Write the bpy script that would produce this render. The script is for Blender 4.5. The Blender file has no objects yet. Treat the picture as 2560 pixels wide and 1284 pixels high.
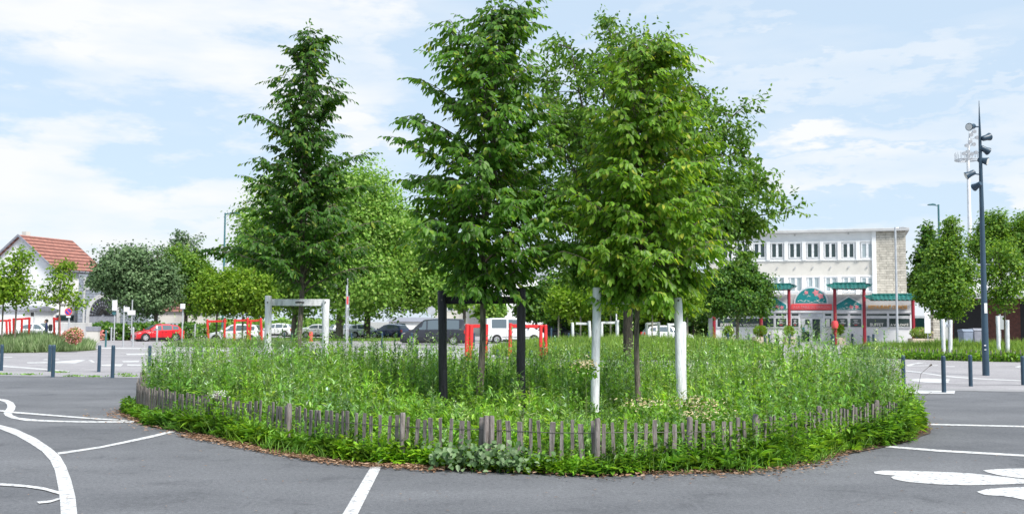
import bpy, math, random
import numpy as np
from mathutils import Vector, Matrix
rnd = random.Random(7)
rng = np.random.default_rng(11)
SC = bpy.context.scene
COL = SC.collection
R = math.radians
# ------------------------------------------------------------------ camera
F = 2489.0; CAMZ = 1.75
PITCH = math.atan(163/F); ROLL = R(0.31)
ROT = Matrix.Rotation(R(90)+PITCH, 3, 'X') @ Matrix.Rotation(ROLL, 3, 'Z')
cam = bpy.data.cameras.new('camera'); co = bpy.data.objects.new('camera', cam); COL.objects.link(co)
co.matrix_world = Matrix.Translation((0, 0, CAMZ)) @ ROT.to_4x4()
cam.sensor_width = 36; cam.lens = 36*F/2560; cam.clip_end = 6000; cam.clip_start = .1
cam.dof.use_dof = True; cam.dof.focus_distance = 15; cam.dof.aperture_fstop = 3.0
SC.camera = co
# ------------------------------------------------------------------ world, sun, exposure
SUN_AZ = R(140); SUN_EL = R(50)      # azimuth measured from +Y towards +X
sdir = Vector((math.sin(SUN_AZ)*math.cos(SUN_EL), math.cos(SUN_AZ)*math.cos(SUN_EL), math.sin(SUN_EL)))
SC.view_settings.view_transform = 'Standard'; SC.view_settings.look = 'None'
SC.view_settings.exposure = 0.9; SC.view_settings.gamma = 1
sl = bpy.data.lights.new('sun', 'SUN'); sl.energy = 3.3; sl.angle = R(16); sl.color = (1, .96, .9)
so = bpy.data.objects.new('sun', sl); COL.objects.link(so); so.rotation_euler = sdir.to_track_quat('Z', 'Y').to_euler()

def ray(px, py):
    return (ROT @ Vector(((px-1280)/F, -(py-642)/F, -1)))
def G(px, py, z=0.0):                      # ground point seen at a pixel of the photograph
    r = ray(px, py); t = (z-CAMZ)/r.z
    return Vector((r.x*t, r.y*t, z))
def P(px, py, d):                          # point at depth d
    r = ray(px, py); t = d/r.y
    return Vector((r.x*t, d, CAMZ+r.z*t))

w = bpy.data.worlds.new("World"); SC.world = w; w.use_nodes = True
nt = w.node_tree; N = nt.nodes; Lk = nt.links; N.clear()
def nn(t, **k):
    n = N.new(t)
    for a, b in k.items(): setattr(n, a, b)
    return n
out = nn('ShaderNodeOutputWorld'); bg = nn('ShaderNodeBackground'); bg.inputs[1].default_value = 0.12
sky = nn('ShaderNodeTexSky'); sky.sky_type = 'NISHITA'; sky.sun_disc = False
sky.sun_elevation = SUN_EL; sky.sun_rotation = SUN_AZ; sky.air_density = 1.0; sky.dust_density = .6; sky.ozone_density = 1.2
tc = nn('ShaderNodeTexCoord')
wn = nn('ShaderNodeTexNoise'); wn.inputs['Scale'].default_value = 5; wn.inputs['Detail'].default_value = 6; wn.inputs['Roughness'].default_value = .62
mp = nn('ShaderNodeMapping'); mp.inputs['Scale'].default_value = (1, 1, 3.2); Lk.new(tc.outputs['Generated'], mp.inputs[0]); Lk.new(mp.outputs[0], wn.inputs['Vector'])
sub = nn('ShaderNodeVectorMath', operation='SUBTRACT'); sub.inputs[1].default_value = (.5, .5, .5); Lk.new(wn.outputs['Color'], sub.inputs[0])
scl = nn('ShaderNodeVectorMath', operation='SCALE'); scl.inputs['Scale'].default_value = .36; Lk.new(sub.outputs[0], scl.inputs[0])
wadd = nn('ShaderNodeVectorMath', operation='ADD'); Lk.new(tc.outputs['Generated'], wadd.inputs[0]); Lk.new(scl.outputs[0], wadd.inputs[1])
# cloud banks: photo pixel of the centre, half width, half height, density
CL = [(300, 50, 640, 165, .9), (760, 110, 300, 120, .75), (60, 490, 340, 150, .95), (540, 500, 300, 110, .95), (700, 330, 140, 60, .45),
      (900, 250, 130, 90, .85), (930, 330, 140, 60, .7), (2080, 330, 200, 70, 1.0), (2400, 320, 280, 80, .6), (2020, 110, 380, 55, .45),
      (2330, 470, 420, 55, .75), (2000, 450, 160, 40, .6), (200, 620, 520, 90, .9), (1280, 740, 2600, 110, .6), (1500, 200, 160, 60, .35), (2480, 185, 160, 22, .4)]
acc = None
for (cx, cy, rx, ry, am) in CL:
    d0 = ray(cx, cy).normalized()
    s1 = nn('ShaderNodeVectorMath', operation='SUBTRACT'); Lk.new(wadd.outputs[0], s1.inputs[0]); s1.inputs[1].default_value = d0
    m1 = nn('ShaderNodeVectorMath', operation='MULTIPLY'); Lk.new(s1.outputs[0], m1.inputs[0]); m1.inputs[1].default_value = (F/rx, F/rx*.4, F/ry)
    l1 = nn('ShaderNodeVectorMath', operation='LENGTH'); Lk.new(m1.outputs[0], l1.inputs[0])
    r1 = nn('ShaderNodeMapRange', interpolation_type='SMOOTHSTEP'); Lk.new(l1.outputs['Value'], r1.inputs[0])
    r1.inputs[1].default_value = 1.35; r1.inputs[2].default_value = .45; r1.inputs[3].default_value = 0; r1.inputs[4].default_value = am
    if acc is None: acc = r1.outputs[0]
    else:
        mx = nn('ShaderNodeMath', operation='MAXIMUM'); Lk.new(acc, mx.inputs[0]); Lk.new(r1.outputs[0], mx.inputs[1]); acc = mx.outputs[0]
wn2 = nn('ShaderNodeTexNoise'); wn2.inputs['Scale'].default_value = 6; wn2.inputs['Detail'].default_value = 7; wn2.inputs['Roughness'].default_value = .5
mp2 = nn('ShaderNodeMapping'); mp2.inputs['Scale'].default_value = (1, 1, 4.5); mp2.inputs['Rotation'].default_value = (0, .1, 0)
Lk.new(tc.outputs['Generated'], mp2.inputs[0]); Lk.new(mp2.outputs[0], wn2.inputs['Vector'])
r2 = nn('ShaderNodeMapRange'); Lk.new(wn2.outputs[0], r2.inputs[0]); r2.inputs[1].default_value = .32; r2.inputs[2].default_value = .66; r2.inputs[3].default_value = .5; r2.inputs[4].default_value = 1.25
mm = nn('ShaderNodeMath', operation='MULTIPLY'); mm.use_clamp = True; Lk.new(acc, mm.inputs[0]); Lk.new(r2.outputs[0], mm.inputs[1])
r3 = nn('ShaderNodeMapRange'); Lk.new(wn2.outputs[0], r3.inputs[0]); r3.inputs[1].default_value = .5; r3.inputs[2].default_value = .8; r3.inputs[3].default_value = 0.08; r3.inputs[4].default_value = .45
m3 = nn('ShaderNodeMath', operation='MAXIMUM'); Lk.new(mm.outputs[0], m3.inputs[0]); Lk.new(r3.outputs[0], m3.inputs[1])
tint = nn('ShaderNodeMix', data_type='RGBA', blend_type='MULTIPLY'); tint.inputs[0].default_value = 1
Lk.new(sky.outputs[0], tint.inputs[6]); tint.inputs[7].default_value = (1.0, .95, .92, 1)
base = nn('ShaderNodeMix', data_type='RGBA'); base.inputs[0].default_value = .86; Lk.new(tint.outputs[2], base.inputs[6]); base.inputs[7].default_value = (2.75, 3.5, 4.3, 1)
mix = nn('ShaderNodeMix', data_type='RGBA'); Lk.new(m3.outputs[0], mix.inputs[0]); Lk.new(base.outputs[2], mix.inputs[6]); mix.inputs[7].default_value = (4.35, 4.45, 4.55, 1)
Lk.new(mix.outputs[2], bg.inputs[0]); Lk.new(bg.outputs[0], out.inputs[0])

# ------------------------------------------------------------------ materials
def newmat(name):
    m = bpy.data.materials.new(name); m.use_nodes = True
    t = m.node_tree; p = t.nodes['Principled BSDF']
    return m, t, p
def ramp(t, src, cols, pos=None):
    r = t.nodes.new('ShaderNodeValToRGB'); e = r.color_ramp.elements
    while len(e) < len(cols): e.new(.5)
    for i, c in enumerate(cols):
        e[i].position = pos[i] if pos else i/(len(cols)-1); e[i].color = (*c, 1)
    t.links.new(src, r.inputs[0]); return r
def pmat(name, col, rough=.6, var=.12, scale=3, spec=.4, metal=0, bump=0, bscale=40, coat=0, cols=None, stretch=None):
    m, t, p = newmat(name)
    tcn = t.nodes.new('ShaderNodeTexCoord'); src = tcn.outputs['Object']
    if stretch:
        mpn = t.nodes.new('ShaderNodeMapping'); mpn.inputs['Scale'].default_value = stretch; t.links.new(src, mpn.inputs[0]); src = mpn.outputs[0]
    n = t.nodes.new('ShaderNodeTexNoise'); n.inputs['Scale'].default_value = scale; n.inputs['Detail'].default_value = 6; n.inputs['Roughness'].default_value = .65
    t.links.new(src, n.inputs['Vector'])
    if cols is None:
        cols = [tuple(max(0, c*(1-var*2)) for c in col), tuple(min(1, c*(1+var)) for c in col)]
    r = ramp(t, n.outputs['Fac'], cols, [.3+.4*i/(len(cols)-1) for i in range(len(cols))])
    t.links.new(r.outputs[0], p.inputs['Base Color'])
    p.inputs['Roughness'].default_value = rough; p.inputs['Specular IOR Level'].default_value = spec; p.inputs['Metallic'].default_value = metal
    p.inputs['Coat Weight'].default_value = coat; p.inputs['Coat Roughness'].default_value = .08
    if bump:
        b = t.nodes.new('ShaderNodeTexNoise'); b.inputs['Scale'].default_value = bscale; b.inputs['Detail'].default_value = 4; t.links.new(src, b.inputs['Vector'])
        bn = t.nodes.new('ShaderNodeBump'); bn.inputs['Strength'].default_value = bump; bn.inputs['Distance'].default_value = .02
        t.links.new(b.outputs[0], bn.inputs['Height']); t.links.new(bn.outputs[0], p.inputs['Normal'])
    return m
def leafmat(name, cols, pos=None, rough=.45, spec=.28, trans=.38, tcol=None, ns=1.6, na=(.72, 1.3), patch=None):
    m, t, p = newmat(name)
    g = t.nodes.new('ShaderNodeNewGeometry')
    r = ramp(t, g.outputs['Random Per Island'], cols, pos)
    r.color_ramp.interpolation = 'LINEAR'
    tcn = t.nodes.new('ShaderNodeTexCoord'); n = t.nodes.new('ShaderNodeTexNoise'); n.inputs['Scale'].default_value = ns; n.inputs['Detail'].default_value = 2
    t.links.new(tcn.outputs['Object'], n.inputs['Vector'])
    mr = t.nodes.new('ShaderNodeMapRange'); t.links.new(n.outputs[0], mr.inputs[0]); mr.inputs[1].default_value = .3; mr.inputs[2].default_value = .7; mr.inputs[3].default_value = na[0]; mr.inputs[4].default_value = na[1]
    mu = t.nodes.new('ShaderNodeVectorMath'); mu.operation = 'SCALE'; t.links.new(r.outputs[0], mu.inputs[0]); t.links.new(mr.outputs[0], mu.inputs['Scale'])
    if patch:
        n3 = t.nodes.new('ShaderNodeTexNoise'); n3.inputs['Scale'].default_value = .8; n3.inputs['Detail'].default_value = 4; n3.inputs['Roughness'].default_value = .65; t.links.new(tcn.outputs['Object'], n3.inputs['Vector'])
        rp = ramp(t, n3.outputs[0], [(.5, .6, .75), (.8, .85, 1.0), (1.0, 1.0, .9), (1.3, 1.2, .8)], [.34, .45, .55, .68]); m3_ = t.nodes.new('ShaderNodeVectorMath'); m3_.operation = 'MULTIPLY'
        t.links.new(mu.outputs[0], m3_.inputs[0]); t.links.new(rp.outputs[0], m3_.inputs[1]); mu = m3_
    t.links.new(mu.outputs[0], p.inputs['Base Color']); p.inputs['Roughness'].default_value = rough; p.inputs['Specular IOR Level'].default_value = spec
    tr = t.nodes.new('ShaderNodeBsdfTranslucent'); m2 = t.nodes.new('ShaderNodeVectorMath'); m2.operation = 'MULTIPLY'
    t.links.new(mu.outputs[0], m2.inputs[0]); m2.inputs[1].default_value = tcol or (1.9, 1.7, .7); t.links.new(m2.outputs[0], tr.inputs[0])
    mx = t.nodes.new('ShaderNodeMixShader'); mx.inputs[0].default_value = trans
    t.links.new(p.outputs[0], mx.inputs[1]); t.links.new(tr.outputs[0], mx.inputs[2]); t.links.new(mx.outputs[0], t.nodes['Material Output'].inputs[0])
    return m
def asphalt(name, c1, c2, spk, wear=.5, crack=.45):
    m, t, p = newmat(name)
    tcn = t.nodes.new('ShaderNodeTexCoord'); o = tcn.outputs['Object']
    big = t.nodes.new('ShaderNodeTexNoise'); big.inputs['Scale'].default_value = .35; big.inputs['Detail'].default_value = 8; big.inputs['Roughness'].default_value = .6
    mpn = t.nodes.new('ShaderNodeMapping'); mpn.inputs['Scale'].default_value = (.6, 1.3, 1); t.links.new(o, mpn.inputs[0]); t.links.new(mpn.outputs[0], big.inputs['Vector'])
    fine = t.nodes.new('ShaderNodeTexNoise'); fine.inputs['Scale'].default_value = 70; fine.inputs['Detail'].default_value = 3; fine.inputs['Roughness'].default_value = .8; t.links.new(o, fine.inputs['Vector'])
    vor = t.nodes.new('ShaderNodeTexVoronoi'); vor.inputs['Scale'].default_value = 95; t.links.new(o, vor.inputs['Vector'])
    r = ramp(t, big.outputs[0], [c1, c2], [.32, .68])
    mid = t.nodes.new('ShaderNodeTexNoise'); mid.inputs['Scale'].default_value = 22; mid.inputs['Detail'].default_value = 5; mid.inputs['Roughness'].default_value = .75; t.links.new(o, mid.inputs['Vector'])
    ad = t.nodes.new('ShaderNodeMath'); ad.operation = 'ADD'; t.links.new(fine.outputs[0], ad.inputs[0]); t.links.new(mid.outputs[0], ad.inputs[1]); hf = t.nodes.new('ShaderNodeMath'); hf.operation = 'MULTIPLY'; hf.inputs[1].default_value = .5; t.links.new(ad.outputs[0], hf.inputs[0])
    rf = ramp(t, hf.outputs[0], [(.5, .5, .5), (1.5, 1.5, 1.5)], [.34, .66])
    rv = ramp(t, vor.outputs['Distance'], [(spk, spk, spk), (1, 1, 1), (.82, .82, .82)], [.0, .25, .8])
    a = t.nodes.new('ShaderNodeMix'); a.data_type = 'RGBA'; a.blend_type = 'MULTIPLY'; a.inputs[0].default_value = 1
    t.links.new(r.outputs[0], a.inputs[6]); t.links.new(rf.outputs[0], a.inputs[7])
    st = t.nodes.new('ShaderNodeTexNoise'); st.inputs['Scale'].default_value = 1.3; st.inputs['Detail'].default_value = 5; st.inputs['Roughness'].default_value = .7; st.inputs['Distortion'].default_value = .6; t.links.new(o, st.inputs['Vector'])
    rs = ramp(t, st.outputs[0], [(.72, .72, .73), (.97, .97, .97), (1.0, 1.0, 1.0), (1.14, 1.14, 1.13)], [.3, .44, .58, .74])
    vc = t.nodes.new('ShaderNodeTexVoronoi'); vc.feature = 'DISTANCE_TO_EDGE'; vc.inputs['Scale'].default_value = .33; dm = t.nodes.new('ShaderNodeVectorMath'); dm.operation = 'ADD'; t.links.new(o, dm.inputs[0]); ds = t.nodes.new('ShaderNodeVectorMath'); ds.operation = 'SCALE'; ds.inputs['Scale'].default_value = .9; t.links.new(st.outputs['Color'], ds.inputs[0]); t.links.new(ds.outputs[0], dm.inputs[1]); t.links.new(dm.outputs[0], vc.inputs['Vector'])
    rc = ramp(t, vc.outputs['Distance'], [(.62, .62, .63), (1, 1, 1)], [.0, .0035])
    a2 = t.nodes.new('ShaderNodeMix'); a2.data_type = 'RGBA'; a2.blend_type = 'MULTIPLY'; a2.inputs[0].default_value = 1; t.links.new(a.outputs[2], a2.inputs[6]); t.links.new(rs.outputs[0], a2.inputs[7])
    a3 = t.nodes.new('ShaderNodeMix'); a3.data_type = 'RGBA'; a3.blend_type = 'MULTIPLY'; a3.inputs[0].default_value = crack; t.links.new(a2.outputs[2], a3.inputs[6]); t.links.new(rc.outputs[0], a3.inputs[7]); a = a3
    b = t.nodes.new('ShaderNodeMix'); b.data_type = 'RGBA'; b.blend_type = 'MULTIPLY'; b.inputs[0].default_value = wear
    t.links.new(a.outputs[2], b.inputs[6]); t.links.new(rv.outputs[0], b.inputs[7]); t.links.new(b.outputs[2], p.inputs['Base Color'])
    p.inputs['Roughness'].default_value = .85; p.inputs['Specular IOR Level'].default_value = .3
    bn = t.nodes.new('ShaderNodeBump'); bn.inputs['Strength'].default_value = .5; bn.inputs['Distance'].default_value = .008
    t.links.new(fine.outputs[0], bn.inputs['Height']); t.links.new(bn.outputs[0], p.inputs['Normal'])
    return m
def glassmat(name, col, rough=.08):
    m, t, p = newmat(name); p.inputs['Base Color'].default_value = (*col, 1); p.inputs['Roughness'].default_value = rough; p.inputs['Specular IOR Level'].default_value = .8
    return m
M = dict(
 asphalt=asphalt('asphalt', (.108, .111, .121), (.168, .171, .182), 2.6),
 pale=asphalt('pale_asphalt', (.28, .268, .278), (.35, .335, .345), 1.2, .3),
 paint=pmat('road_paint', (.8, .8, .8), .75, cols=[(.13, .13, .14), (.36, .36, .37), (.58, .58, .58), (.63, .63, .63), (.66, .66, .66)], scale=14, bump=.4, bscale=150),
 fpaint=pmat('faded_road_paint', (.5, .5, .5), .8, cols=[(.36, .35, .36), (.5, .5, .5), (.6, .6, .6)], scale=3),
 kerb=pmat('kerb_stone', (.28, .275, .28), .8, scale=2, bump=.3),
 soil=pmat('soil', (.09, .065, .045), .95, var=.4, scale=8, bump=.8),
 far=pmat('far_ground', (.3, .3, .28), .9),
 grassbase=pmat('turf', (.09, .13, .035), .95, var=.3, scale=4, bump=.5),
 bark=pmat('bark', (.19, .16, .13), .9, var=.4, scale=6, stretch=(6, 6, 1), bump=.8, bscale=12),
 barkd=pmat('dark_bark', (.12, .1, .085), .9, var=.4, scale=5, stretch=(6, 6, 1), bump=1, bscale=10),
 barkl=pmat('light_bark', (.32, .29, .25), .9, var=.35, scale=6, stretch=(5, 5, 1), bump=.6, bscale=10),
 picket=pmat('weathered_chestnut', (.3, .26, .24), .9, cols=[(.075, .062, .056), (.19, .165, .155), (.3, .275, .265)], scale=5, stretch=(7, 7, .8), bump=.8, bscale=14),
 wire=pmat('wire', (.12, .11, .1), .5, metal=.6),
 whitep=pmat('white_painted_wood', (.76, .77, .8), .65, cols=[(.45, .45, .46), (.72, .73, .76), (.8, .81, .84)], scale=4, stretch=(5, 5, .8), bump=.5, bscale=15),
 blackp=pmat('black_painted_wood', (.012, .012, .018), .45, var=.5, scale=4, stretch=(6, 6, .8), bump=.9, bscale=14),
 redp=pmat('red_painted_wood', (.68, .035, .035), .6, var=.15, scale=4, stretch=(5, 5, .8), bump=.5, bscale=15),
 blue=pmat('dark_blue_metal', (.028, .06, .095), .4, var=.12, spec=.5),
 teal=pmat('teal_metal', (.05, .15, .17), .45),
 grey=pmat('galvanised_metal', (.5, .52, .55), .4, metal=.3),
 wmetal=pmat('white_metal', (.75, .76, .78), .4),
 plaster=pmat('white_plaster', (.8, .8, .8), .85, var=.05, scale=.7, bump=.15),
 beige=pmat('beige_render', (.6, .575, .53), .85, var=.08, scale=.6),
 concrete=pmat('concrete', (.5, .5, .5), .85, var=.12, scale=.8),
 red=pmat('red_lacquer', (.30, .02, .035), .45),
 signred=pmat('sign_red', (.72, .08, .09), .45, var=.05),
 greent=pmat('green_glazed_tile', (.015, .13, .115), .35, var=.3, scale=3),
 tealb=pmat('teal_panel', (.012, .24, .25), .5, var=.15, scale=2),
 pinkf=pmat('pink_flower_paint', (.75, .25, .28), .6), creamf=pmat('pale_paint', (.7, .75, .7), .6),
 yel=pmat('yellow_letter', (.9, .42, .04), .5, var=.05), wlet=pmat('white_letter', (.8, .78, .72), .5, var=.03),
 dglass=glassmat('dark_glass', (.02, .04, .04)), cglass=glassmat('car_glass', (.10, .13, .15), .05), lglass=glassmat('pale_glass', (.32, .38, .4), .2),  # car_glass base colour is lightened to stand in for reflected sky
 black=pmat('black_rubber', (.015, .015, .016), .7), rim=pmat('rim_alloy', (.5, .51, .52), .35, metal=.5),
 pwhite=pmat('white_car_paint', (.75, .76, .77), .3, var=.02, coat=.8), pred=pmat('red_car_paint', (.6, .012, .02), .3, var=.02, coat=.8),
 pdark=pmat('slate_car_paint', (.024, .027, .038), .4, var=.03, coat=.5), pblue=pmat('blue_car_paint', (.012, .04, .16), .3, var=.03, coat=1), psilver=pmat('silver_car_paint', (.4, .43, .47), .3, var=.03, coat=.8, metal=.3),
 lamp=glassmat('lamp_lens', (.7, .7, .68), .15), tail=glassmat('tail_lens', (.55, .02, .02), .2), signblue=pmat('sign_blue', (.04, .06, .45), .5, var=.02),
 slate=pmat('slate_roof', (.25, .26, .3), .7), brickd=pmat('dark_brick', (.12, .04, .03), .85, var=.3, scale=9),
 skin=pmat('skin', (.45, .28, .2), .6), cloth=pmat('navy_cloth', (.02, .03, .09), .9), hair=pmat('dark_hair', (.02, .015, .01), .8),
 bin=pmat('grey_blue_plastic', (.22, .26, .33), .5), terr=pmat('pale_planter', (.55, .45, .37), .8), greengate=pmat('green_gate', (.02, .09, .08), .6),
 litter=leafmat('dry_leaf', [(.12, .065, .04), (.26, .15, .09), (.42, .29, .2)], rough=.8, trans=.1),
 horn=leafmat('hornbeam_leaf', [(.044, .12, .016), (.08, .195, .024), (.14, .285, .04), (.34, .4, .05)], [0, .5, .93, 1], rough=.45, spec=.3, trans=.46),
 hornd=leafmat('hornbeam_leaf_deep', [(.028, .088, .014), (.052, .14, .02), (.092, .205, .03), (.26, .33, .04)], [0, .5, .95, 1], rough=.45, spec=.3, trans=.46),
 hornl=leafmat('hornbeam_leaf_light', [(.07, .165, .016), (.13, .265, .026), (.215, .365, .045), (.44, .46, .07)], [0, .45, .9, 1], rough=.45, spec=.3, trans=.46),
 oak=leafmat('oak_leaf', [(.055, .14, .018), (.1, .22, .03), (.19, .31, .05)], rough=.4),
 plane=leafmat('plane_leaf', [(.1, .21, .035), (.19, .34, .06), (.35, .48, .12)], rough=.5, trans=.45, tcol=(1.5, 1.6, .8)),
 lime=leafmat('lime_leaf', [(.09, .18, .012), (.16, .28, .02), (.27, .37, .04)], rough=.5, trans=.42, tcol=(1.5, 1.6, .8)),
 mid=leafmat('mid_green_leaf', [(.05, .13, .016), (.11, .23, .03), (.24, .37, .055)], rough=.5, trans=.4),
 pear=leafmat('grey_green_leaf', [(.055, .11, .04), (.1, .175, .07), (.2, .29, .14)], rough=.55, trans=.2, tcol=(1.4, 1.4, 1)),
 dark=leafmat('deep_green_leaf', [(.025, .08, .012), (.055, .145, .018), (.15, .27, .035)], rough=.45, trans=.3),
 weed=leafmat('weed_leaf', [(.08, .18, .025), (.135, .285, .042), (.21, .38, .07), (.32, .45, .13)], [0, .4, .85, 1], rough=.5, trans=.42, ns=3.8, na=(.5, 1.9), patch=1),
 weedg=leafmat('grey_weed_leaf', [(.1, .185, .06), (.18, .3, .1), (.29, .42, .18), (.58, .62, .48)], [0, .4, .85, 1], rough=.55, trans=.35, tcol=(1.5, 1.5, .9), ns=3.8, na=(.5, 1.9), patch=1),
 ivy=leafmat('ivy_leaf', [(.045, .12, .012), (.1, .22, .02), (.19, .33, .035)], rough=.4, trans=.35, ns=3.8, na=(.5, 1.9), patch=1),
 grass=leafmat('grass_blade', [(.11, .2, .04), (.18, .3, .06), (.3, .42, .11)], rough=.6, trans=.4),
 lav=leafmat('grey_green_blade', [(.12, .19, .08), (.2, .29, .12), (.33, .4, .22)], rough=.6, trans=.35, tcol=(1.4, 1.4, 1)),
 drystalk=leafmat('dry_stalk', [(.12, .09, .05), (.25, .19, .11), (.4, .33, .2)], trans=.1),
 creeper=leafmat('creeper_leaf', [(.06, .13, .04), (.12, .21, .08), (.27, .36, .2)], trans=.25, tcol=(1.2, 1.2, .9)),
 stem=pmat('stem', (.13, .18, .05), .7), cream=leafmat('cream_petal', [(.6, .42, .22), (.75, .62, .38), (.8, .75, .55)], rough=.6, trans=.3, tcol=(1.1, 1.1, .9)),
 pink=leafmat('pink_petal', [(.55, .14, .13), (.7, .3, .26), (.8, .5, .42)], rough=.6, trans=.2, tcol=(1.1, 1, 1)),
 white=leafmat('white_petal', [(.6, .62, .5), (.75, .76, .7), (.8, .8, .75)], rough=.6, trans=.2, tcol=(1.1, 1.1, 1)),
)
def tilemat():
    m, t, p = newmat('roof_tiles'); tcn = t.nodes.new('ShaderNodeTexCoord')
    wv = t.nodes.new('ShaderNodeTexWave'); wv.inputs['Scale'].default_value = .8; wv.bands_direction = 'Z'; wv.inputs['Distortion'].default_value = .4; t.links.new(tcn.outputs['Object'], wv.inputs[0])
    n = t.nodes.new('ShaderNodeTexNoise'); n.inputs['Scale'].default_value = 3; t.links.new(tcn.outputs['Object'], n.inputs[0])
    a = ramp(t, wv.outputs[0], [(.10, .038, .03), (.27, .105, .08), (.36, .175, .14)]); b = ramp(t, n.outputs[0], [(.7, .7, .7), (1.2, 1.15, 1.1)], [.3, .7])
    x = t.nodes.new('ShaderNodeMix'); x.data_type = 'RGBA'; x.blend_type = 'MULTIPLY'; x.inputs[0].default_value = 1
    t.links.new(a.outputs[0], x.inputs[6]); t.links.new(b.outputs[0], x.inputs[7]); t.links.new(x.outputs[2], p.inputs['Base Color']); p.inputs['Roughness'].default_value = .85
    return m
def brickmat(name, c1, c2, mortar, sc=1.0, bw=.6, rh=.22, ms=.02):
    m, t, p = newmat(name); tcn = t.nodes.new('ShaderNodeTexCoord'); mpn = t.nodes.new('ShaderNodeMapping'); mpn.inputs['Rotation'].default_value = (R(90), 0, 0)
    t.links.new(tcn.outputs['Object'], mpn.inputs[0]); b = t.nodes.new('ShaderNodeTexBrick'); t.links.new(mpn.outputs[0], b.inputs['Vector'])
    b.inputs['Color1'].default_value = (*c1, 1); b.inputs['Color2'].default_value = (*c2, 1); b.inputs['Mortar'].default_value = (*mortar, 1)
    b.inputs['Scale'].default_value = sc; b.inputs['Brick Width'].default_value = bw; b.inputs['Row Height'].default_value = rh; b.inputs['Mortar Size'].default_value = ms
    n = t.nodes.new('ShaderNodeTexNoise'); n.inputs['Scale'].default_value = 4; n.inputs['Detail'].default_value = 5; t.links.new(tcn.outputs['Object'], n.inputs[0]); bb = ramp(t, n.outputs[0], [(.7, .7, .7), (1.15, 1.15, 1.15)], [.3, .7])
    x = t.nodes.new('ShaderNodeMix'); x.data_type = 'RGBA'; x.blend_type = 'MULTIPLY'; x.inputs[0].default_value = 1
    t.links.new(b.outputs[0], x.inputs[6]); t.links.new(bb.outputs[0], x.inputs[7]); t.links.new(x.outputs[2], p.inputs['Base Color']); p.inputs['Roughness'].default_value = .9
    bn = t.nodes.new('ShaderNodeBump'); bn.inputs['Strength'].default_value = .6; bn.inputs['Distance'].default_value = .03; t.links.new(b.outputs['Fac'], bn.inputs['Height']); bn.invert = True; t.links.new(bn.outputs[0], p.inputs['Normal'])
    return m
M['tiles'] = tilemat()
M['stone'] = brickmat('pale_stone_courses', (.58, .54, .47), (.45, .42, .36), (.29, .26, .22), 1, 1.1, .21, .02)
M['gstone'] = brickmat('grey_stone_courses', (.3, .33, .38), (.25, .28, .33), (.16, .17, .19), 1, .8, .3, .025)
M['dbrick'] = brickmat('dark_brick', (.15, .05, .035), (.11, .04, .03), (.07, .05, .04), 1, .25, .08, .01)

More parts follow.
